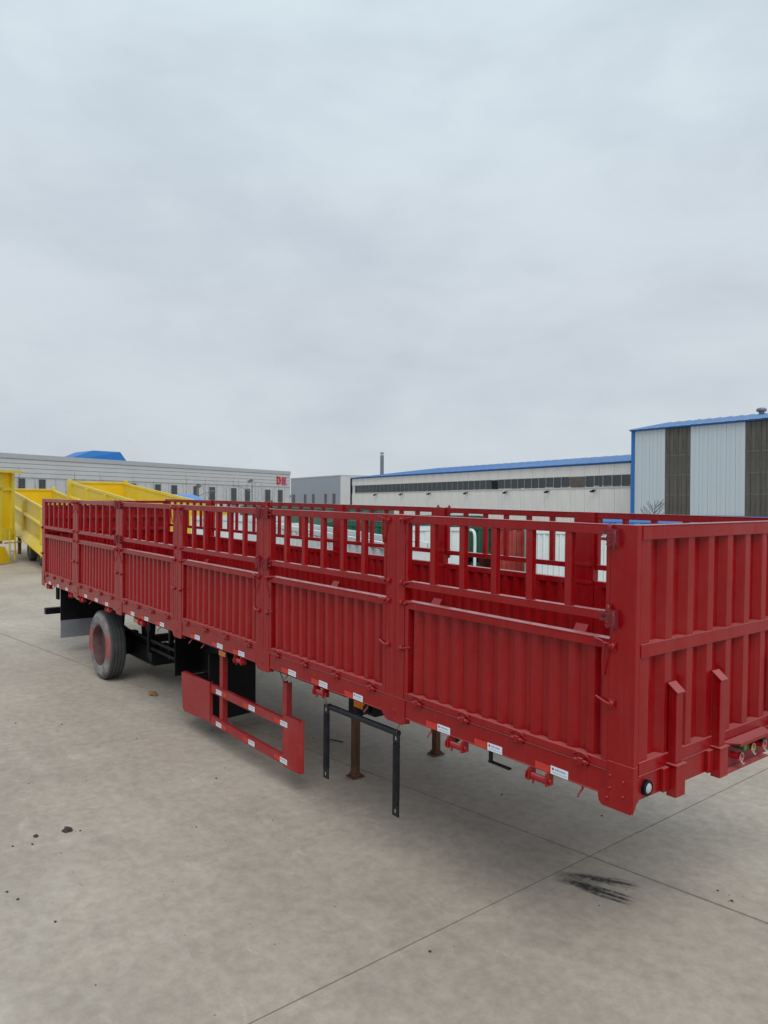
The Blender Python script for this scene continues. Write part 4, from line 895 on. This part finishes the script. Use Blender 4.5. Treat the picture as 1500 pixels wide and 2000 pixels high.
# pieces between the windows
wins = [(1.4, 1.0), (3.6, 1.1), (7.6, 1.4), (10.3, 1.6), (16.6, 1.7), (21.2, 1.9), (26.6, 1.9), (31.2, 2.0), (38, 1.9), (43, 1.9), (50.6, 1.9), (54.2, 1.9), (61, 1.9), (66, 1.9), (71, 1.9)]
def d_x(pt): return (Vector(pt) - C0).dot(ud)
meas = [((125.52, -70.78), (126.04, -72.12), 5.73), ((124.13, -67.16), (124.68, -68.59), 5.73), ((122.06, -61.77), (122.57, -63.1), 5.78), ((120.73, -58.3), (121.24, -59.63), 5.82), ((118.75, -53.15), (119.25, -54.45), 5.89),
        ((117.39, -49.61), (117.82, -50.73), 5.94), ((115.61, -44.99), (116.06, -46.14), 5.99), ((114.37, -41.74), (114.79, -42.84), 6.05), ((112.61, -37.16), (113.0, -38.18), 6.06), ((110.9, -32.8), (111.3, -33.8), 6.10), ((109.1, -28.1), (109.5, -29.1), 6.15),
        ((107.01, -22.6), (107.37, -23.54), 6.21), ((105.93, -19.79), (106.28, -20.69), 6.26)]
for a, b, zt in meas:
    x0, x1 = sorted((d_x(a), d_x(b)))
    f = part(ybox(MB(), x0 - 0.06, x1 + 0.06, 0.0, 0.115, zt - 3.2, zt + 0.06), 'window', GREYD, hall)
    part(ybox(MB(), x0, x1, -0.012, -0.002, zt - 3.14, zt), 'pane', GLASS2, f)
    ff = MB(); ybox(ff, (x0 + x1) / 2 - 0.03, (x0 + x1) / 2 + 0.03, -0.03, -0.013, zt - 3.14, zt); ybox(ff, x0, x1, -0.03, -0.013, zt - 1.1, zt - 1.04); part(ff, 'frame', DARKF, f)
k = 0; x = 0.0
while x < Ld - 1.6:      # vertical cladding joints in the lower wall
    if not any(min(d_x(a), d_x(b)) - 0.15 < x < max(d_x(a), d_x(b)) + 0.15 for a, b, z in meas):
        part(ybox(MB(), x + 0.0, x + 0.06, 0.06, 0.115, 2.4, 6.35), 'cladding_seam', GREYD, wl)
    x += 1.6
# sign: D and the character qu
sx = -1 if False else 1
def sign_local(u): return u
# local x grows to the left as seen, so the characters are laid out mirrored in x
def msign(items, cx, cz, s):
    q = MB()
    for i_, (x0, z0, x1, z1, wd) in enumerate(items):
        a = Vector((cx - x0 * s, 0, cz + z0 * s)); b = Vector((cx - x1 * s, 0, cz + z1 * s)); d = (b - a).normalized(); n_ = Vector((-d.z, 0, d.x)) * wd * s / 2
        a2 = a - d * wd * s / 2; b2 = b + d * wd * s / 2; ps = [a2 + n_, a2 - n_, b2 - n_, b2 + n_]
        q.add([(p.x, (0.05 - 0.01 * i_) * sg, p.z) for p in ps] + [(p.x, (-0.14 - 0.012 * i_) * sg, p.z) for p in ps], [(0, 1, 2, 3), (7, 6, 5, 4), (0, 4, 5, 1), (1, 5, 6, 2), (2, 6, 7, 3), (3, 7, 4, 0)])
    return q
Dst = [(-0.32, 0.5, -0.32, -0.5, 0.24), (-0.32, 0.45, 0.05, 0.45, 0.17), (-0.32, -0.45, 0.05, -0.45, 0.17), (0.05, 0.45, 0.28, 0.25, 0.2), (0.28, 0.25, 0.33, 0.0, 0.22), (0.33, 0.0, 0.28, -0.25, 0.22), (0.28, -0.25, 0.05, -0.45, 0.2)]
QU = [(-0.50, 0.50, 0.5, 0.50, 0.11), (-0.48, 0.50, -0.48, -0.52, 0.12), (-0.48, -0.52, 0.54, -0.52, 0.11), (-0.20, 0.28, 0.34, -0.30, 0.10), (0.34, 0.30, -0.22, -0.30, 0.10)]
part(msign(Dst, 3.75, 7.62, 1.32), 'sign_letter', SIGNR, hall); part(msign(QU, 2.05, 7.58, 1.28), 'sign_letter', SIGNR, hall)

# --- blue roof rising behind hall D
br = thing('blue_roof_building', 'blue hipped roof of a building rising behind the silver-grey hall', 'building', BM @ T(152, -40, 0))
m = MB(); P4 = [(3.2, 2.6, 11.0), (-1.5, -2.2, 13.35), (-4.6, -6.6, 13.15), (-5.6, -8.2, 10.9)]
far4 = [(p[0] + 14, p[1] + 3, p[2] - (0.0 if i in (1, 2) else 0)) for i, p in enumerate(P4)]
m.add([(3.2, 2.6, 11.0), (-0.8, -3.4, 13.5), (-4.2, -7.6, 13.2), (-5.0, -8.9, 11.0), (12, 2.6, 11.0), (8, -2.4, 13.5), (6, -7.4, 13.2), (4, -9.4, 11.0)],
      [(0, 1, 2, 3), (4, 7, 6, 5), (1, 5, 6, 2), (0, 4, 5, 1), (3, 2, 6, 7), (0, 3, 7, 4)])
part(m, 'roof', BLUE, br)
part(MB().box(-3.5, 6, -8.0, 2.0, -3, 10.99), 'wall', GREYC, br)

# --- second, blue-grey hall
A1 = Vector((123.34, -84.13)); C1 = Vector((148.04, -87.30))
h2, L2 = bld('grey_workshop', 'plain blue-grey workshop with narrow windows right of the lettered hall', (A1.x, A1.y), (C1.x, C1.y))
sg = outward(h2.matrix_world)
w2 = part(ybox(MB(), 0, L2, 0, 30, -4, 8.75), 'wall', GREYB, h2)
part(ybox(MB(), -0.02, L2, -0.05, 30, 8.76, 9.0), 'parapet', GREYD, w2)
part(ybox(MB(), -0.06, -0.004, 0.0, 30, -4, 8.75), 'end_wall', GREYC, w2)
u2 = (C1 - A1).normalized()
for a, b in (((147.13, -87.18), (145.42, -86.96)), ((140.73, -86.36), (139.39, -86.19)), ((136.51, -85.82), (135.23, -85.66)), ((130.52, -85.05), (129.32, -84.9)), ((126.73, -84.56), (125.34, -84.39))):
    x0, x1 = sorted(((Vector(a) - A1).dot(u2), (Vector(b) - A1).dot(u2)))
    f = part(ybox(MB(), x0 - 0.05, x1 + 0.05, -0.06, -0.005, 2.2, 5.26), 'window', GREYD, h2)
    part(ybox(MB(), x0, x1, -0.075, -0.065, 2.25, 5.2), 'pane', GLASS2, f)

# --- cream factory with ribbon window and blue roof
A3 = Vector((96.42, -67.45)); C3 = Vector((39.13, -59.02))
f3, L3 = bld('cream_factory', 'long cream factory with a ribbon of dark windows and a low blue roof', (C3.x, C3.y), (A3.x, A3.y))
sg = outward(f3.matrix_world)
x_in = 0.6
fwall = part(ybox(MB(), 0, L3, 0.10, 24, -4, 7.10), 'wall', CREAM, f3)
npan = 29; st = (L3) / npan
me_lo = ybox(MB(), 0.02, st - 0.02, 0.0, 0.095, -4, 4.72).mesh('cladding_panel', CREAM); me_hi = ybox(MB(), 0.02, st - 0.02, 0.0, 0.095, 6.02, 7.10).mesh('cladding_panel', CREAM)
for i in range(npan):
    zs = 0.0
    link('cladding_panel', me_lo, fwall, T(i * st, 0, (0.20 - 0.30 * i / npan) + 0.10)); link('cladding_panel', me_hi, fwall, T(i * st, 0, 0))
part(ybox(MB(), 0.0, L3, -0.10, 24, 7.12, 7.32), 'eave_gutter', BLUE, f3)
rib_ = ybox(MB(), 0, L3 - 1.2, 0.03, 0.08, 4.60, 6.05); ribw = part(rib_, 'ribbon_window', FRAMEW, f3)
npn = 48; sp3 = (L3 - 1.2) / npn; me_pane = ybox(MB(), 0.035, sp3 - 0.065, 0.0, 0.025, 4.88, 6.00).mesh('pane', GLASS)
for i in range(npn):
    if i in (5, 6, 17): continue
    link('pane', me_pane, ribw, T(i * sp3, 0, 0.0))
part(ybox(MB(), 5 * sp3, 7 * sp3, 0.0, 0.02, 4.86, 5.95), 'open_sash', FRP, ribw); part(ybox(MB(), 17 * sp3, 18 * sp3, 0.0, 0.02, 4.86, 5.95), 'open_sash', BLK, ribw)
part(ybox(MB(), 0, L3 - 1.2, -0.05, 0.0, 4.72, 4.84), 'sill', FRAMEW, ribw)
u3 = (A3 - C3).normalized()
for px_, py_ in ((88.0, -66.2), (80.5, -65.1), (73.3, -64.0), (65.0, -62.8), (57.3, -61.7), (50.3, -60.7), (43.6, -59.7)):
    x0 = (Vector((px_, py_)) - C3).dot(u3)
    mm = MB(); ybox(mm, x0 - 0.08, x0 + 0.08, -0.40, -0.05, 4.48, 4.60); ybox(mm, x0 - 0.20, x0 + 0.20, -0.55, -0.36, 4.32, 4.52)
    part(mm, 'wall_lamp', BLK, f3)
part(ybox(MB(), L3 - 0.25, L3 + 0.05, -0.15, 0.15, -4, 7.12), 'corner_pipe', BLK, f3)
# roof: slope from the eave up to the ridge
rm = MB(); W3 = 16.0
def yy(v): return v * sg
rm.add([(-6, yy(-0.35), 7.25), (L3 + 0.5, yy(-0.35), 7.25), (L3 + 0.5, yy(W3), 9.25), (-6, yy(W3), 9.25), (L3 + 0.5, yy(2 * W3), 7.25), (-6, yy(2 * W3), 7.25)], [(0, 1, 2, 3), (3, 2, 4, 5), (0, 3, 5), (1, 4, 2)])
rf = part(rm, 'roof', ROOFB, f3)
seam = MB()
n_s = 32
me_seam = MB().add([(-0.04, yy(-0.36), 7.27), (0.04, yy(-0.36), 7.27), (0.04, yy(W3), 9.27), (-0.04, yy(W3), 9.27), (-0.04, yy(-0.36), 7.32), (0.04, yy(-0.36), 7.32), (0.04, yy(W3), 9.32), (-0.04, yy(W3), 9.32)], [(4, 5, 6, 7), (0, 4, 7, 3), (1, 2, 6, 5), (0, 1, 5, 4)]).mesh('roof_seam', ROOFB)
for i in range(n_s): link('roof_seam', me_seam, rf, T(i * L3 / n_s, 0, 0))

GIRT = mat('girt_seen_through_sheet', (0.125, 0.12, 0.105), 0.5, var=0.1)
# --- tall annex at right
A4 = Vector((36.86, -55.78)); C4 = Vector((24.6, -55.21)); u4 = (A4 - C4).normalized(); C4e = C4 - u4 * 14
ax, L4 = bld('tall_workshop', 'tall pale blue clad workshop with dark translucent strips and blue corner trim', (C4e.x, C4e.y), (A4.x, A4.y))
sg = outward(ax.matrix_world)
axw = part(ybox(MB(), 0, L4, 0.12, 22, -4, 9.70), 'wall', ABLUE, ax)
lim = [14 + (26.38 - 24.6), 14 + (31.10 - 24.6), 14 + (33.52 - 24.6), L4 - 0.28]     # dark | light | dark | light boundaries
def strip(x0, x1, m_, dark):
    n = max(1, round((x1 - x0) / 0.82)); s_ = (x1 - x0) / n
    me = ybox(MB(), 0.012, s_ - 0.012, 0.0 if not dark else 0.03, 0.115, -4, 9.69).mesh('cladding_panel', m_)
    rbm = ybox(MB(), -0.03, 0.03, -0.03, 0.0 if not dark else 0.028, -4, 9.69).mesh('panel_rib', m_)
    for i in range(n):
        o = link('translucent_sheet' if dark else 'cladding_panel', me, axw, T(x0 + i * s_, 0, 0))
        link('panel_rib', rbm, axw, T(x0 + (i + 0.5) * s_, 0, 0))
strip(0, lim[0] - 4.2 - 2.4, ABLUE, False); strip(lim[0] - 6.6, lim[0] - 2.6 + 2.6, FRP, True)
strip(lim[0], lim[1], ABLUE, False); strip(lim[1], lim[2], FRP, True); strip(lim[2], lim[3], ABLUE, False)
part(ybox(MB(), L4 - 0.27, L4 + 0.04, -0.08, 0.20, -4, 9.70), 'corner_trim', BLUE, ax)
part(ybox(MB(), L4 + 0.041, L4 + 0.06, 0.0, 22, -4, 9.70), 'end_wall', ABLUE, ax)
# girts showing through the dark sheets
for x0, x1 in ((lim[0] - 6.6, lim[0]), (lim[1], lim[2])):
    for z in (3.9, 5.6, 7.3): part(ybox(MB(), x0, x1, 0.012, 0.027, z, z + 0.10), 'girt', GIRT, axw)
part(ybox(MB(), 0, L4, -0.06, -0.035, 2.02, 2.24), 'base_trim', BLUE, ax)
part(ybox(MB(), 0, L4 + 0.1, -0.22, 22, 9.71, 9.84), 'eave_gutter', BLUE, ax)
rm = MB(); W4 = 6.0; rm.add([(-1, yy(-0.35), 9.80), (L4 + 0.25, yy(-0.35), 9.80), (L4 + 0.25, yy(W4), 10.95), (-1, yy(W4), 10.95), (L4 + 0.25, yy(2 * W4), 9.80), (-1, yy(2 * W4), 9.80)], [(0, 1, 2, 3), (3, 2, 4, 5), (0, 3, 5), (1, 4, 2)])
rf4 = part(rm, 'roof', ROOFB, ax)
me_s4 = MB().add([(-0.03, yy(-0.36), 9.82), (0.03, yy(-0.36), 9.82), (0.03, yy(W4), 10.97), (-0.03, yy(W4), 10.97), (-0.03, yy(-0.36), 9.86), (0.03, yy(-0.36), 9.86), (0.03, yy(W4), 11.01), (-0.03, yy(W4), 11.01)], [(4, 5, 6, 7), (0, 4, 7, 3), (1, 2, 6, 5), (0, 1, 5, 4)]).mesh('roof_seam', ROOFB)
for i in range(13): link('roof_seam', me_s4, rf4, T(L4 - i * 1.0, 0, 0))
vx = (Vector((27.84, -55.3)) - C4e).dot(u4)
part(MB().lathe([(0.22, -0.02), (0.22, 0.12), (0.36, 0.16), (0.42, 0.26), (0.38, 0.38), (0.24, 0.46), (0.0001, 0.48)], 18, T(vx, yy(5.2), 10.88) @ Matrix.Rotation(R(90), 4, 'X')), 'roof_ventilator', GALV, rf4, smooth=50)

# --- chimney behind the factory roof
ch = thing('chimney', 'slender grey steel chimney with a capped top behind the factory roof', 'chimney', BM @ T(68.4, -51.8, 0) @ T((68.4 + 2.45) * 0.36, (-51.8 - 3.78) * 0.36, 0))
part(MB().cyl((0, 0, -4), (0, 0, 11.0), 0.30, 16), 'stack', GALV, ch, smooth=40)
part(MB().cyl((0, 0, 11.01), (0, 0, 11.38), 0.25, 14), 'flue_collar', FRAMEW, ch, smooth=40)
part(MB().cyl((0, 0, 11.39), (0, 0, 11.52), 0.36, 16, 0.26), 'rain_cap', GALV, ch, smooth=40)

# --- street lamps with solar panels
def lamp(x, y, top, flip, label):
    o = thing('street_lamp', label, 'street lamp', BM @ T(x, y, 0) @ RZ(R(-38)), 'solar street lamps by the grey hall')
    part(MB().cyl((0, 0, -3), (0, 0, top - 0.1), 0.075, 8, 0.05), 'pole', GALV, o)
    part(MB().tube([(0, 0, top - 1.05), (0, 0.9 * flip, top - 0.65), (0, 1.5 * flip, top - 0.45)], 0.035, 6), 'arm', GALV, o)
    part(MB().box(-0.09, 0.09, min(1.3 * flip, 1.9 * flip), max(1.3 * flip, 1.9 * flip), top - 0.50, top - 0.42), 'lamp_head', GALV, o)
    part(MB().box(-0.02, 0.02, -0.26, 0.26, -0.16, 0.16), 'solar_panel', GLASS2, o, T(0, 0.15 * flip, top + 0.05) @ Matrix.Rotation(R(35), 4, 'Y') @ Matrix.Rotation(R(-35 * flip), 4, 'X'))
lamp(68.0, -28.0, 4.75, -1, 'solar street lamp left of the other, its arm reaching right before the grey hall')
lamp(64.6, -32.3, 5.25, 1, 'taller solar street lamp nearer the red characters, its arm reaching left')

# --- small blue-roofed kiosk roof beyond the gates
k5 = thing('guard_booth', 'small building with a bright blue pitched roof in front of the grey hall', 'building', BM @ T(46.0, -17.2, 0) @ RZ(R(-38)))
rm = MB(); rm.add([(-1.2, 1.2, 3.2), (-1.2, -1.25, 3.2), (1.2, -1.25, 3.2), (1.2, 1.2, 3.2), (0, 0.75, 3.64), (0, -0.55, 3.64)], [(0, 1, 5, 4), (2, 3, 4, 5), (1, 2, 5), (3, 0, 4), (0, 3, 2, 1)])
part(rm, 'roof', BLUE2, k5); kb = MB().box(-1.0, 1.0, -1.05, 1.0, -2, 3.19); part(kb, 'wall', GREYC, k5)

# --- bare trees
def bare_tree(name, label, M, h, seed, spread, n=14, group=None, r=0.035):
    rnd = random.Random(seed); o = thing(name, label, 'tree', M, group)
    part(MB().tube([(0, 0, -3), (0.02, 0, h * 0.5), (0, 0.02, h)], r, 6, r * 0.25), 'trunk', BARK, o)
    m = MB()
    for i in range(n):
        z = h * (0.30 + 0.62 * i / n); a = rnd.uniform(0, 6.283); L_ = spread * (1.0 - 0.55 * i / n) * rnd.uniform(0.7, 1.1)
        p0 = Vector((0, 0, z)); p1 = p0 + Vector((math.cos(a) * L_ * 0.5, math.sin(a) * L_ * 0.5, L_ * 0.38)); p2 = p0 + Vector((math.cos(a) * L_, math.sin(a) * L_, L_ * 0.95))
        m.tube([p0, p1, p2], r * 0.42, 4, r * 0.12)
        for t_ in (0.4, 0.6, 0.8):
            q = p0.lerp(p2, t_); b_ = a + rnd.uniform(-1, 1); m.tube([q, q + Vector((math.cos(b_) * L_ * 0.22, math.sin(b_) * L_ * 0.22, L_ * 0.28))], r * 0.22, 4, r * 0.08)
    part(m, 'branches', BARK, o)
bare_tree('bare_tree', 'small bare spreading tree in front of the pale blue workshop wall', BM @ T(22.8, -36.9, 0), 3.35, 3, 1.15, 26, r=0.05)
rnd = random.Random(11)
names = 'slender leafless saplings along the silver-grey hall'
for i in range(34):
    f_ = (i + 0.5) / 34; x = 96 + (116 - 96) * f_ + rnd.uniform(-0.6, 0.6); y = -10 + (-66 + 10) * f_ + rnd.uniform(-0.8, 0.8)
    bare_tree('bare_sapling', 'thin leafless sapling in the row before the silver-grey hall', BM @ T(x, y, 0), rnd.uniform(5.2, 7.6), 30 + i, 0.9, 9, group=names, r=0.045)
# low distant shrubs / stacked goods between halls
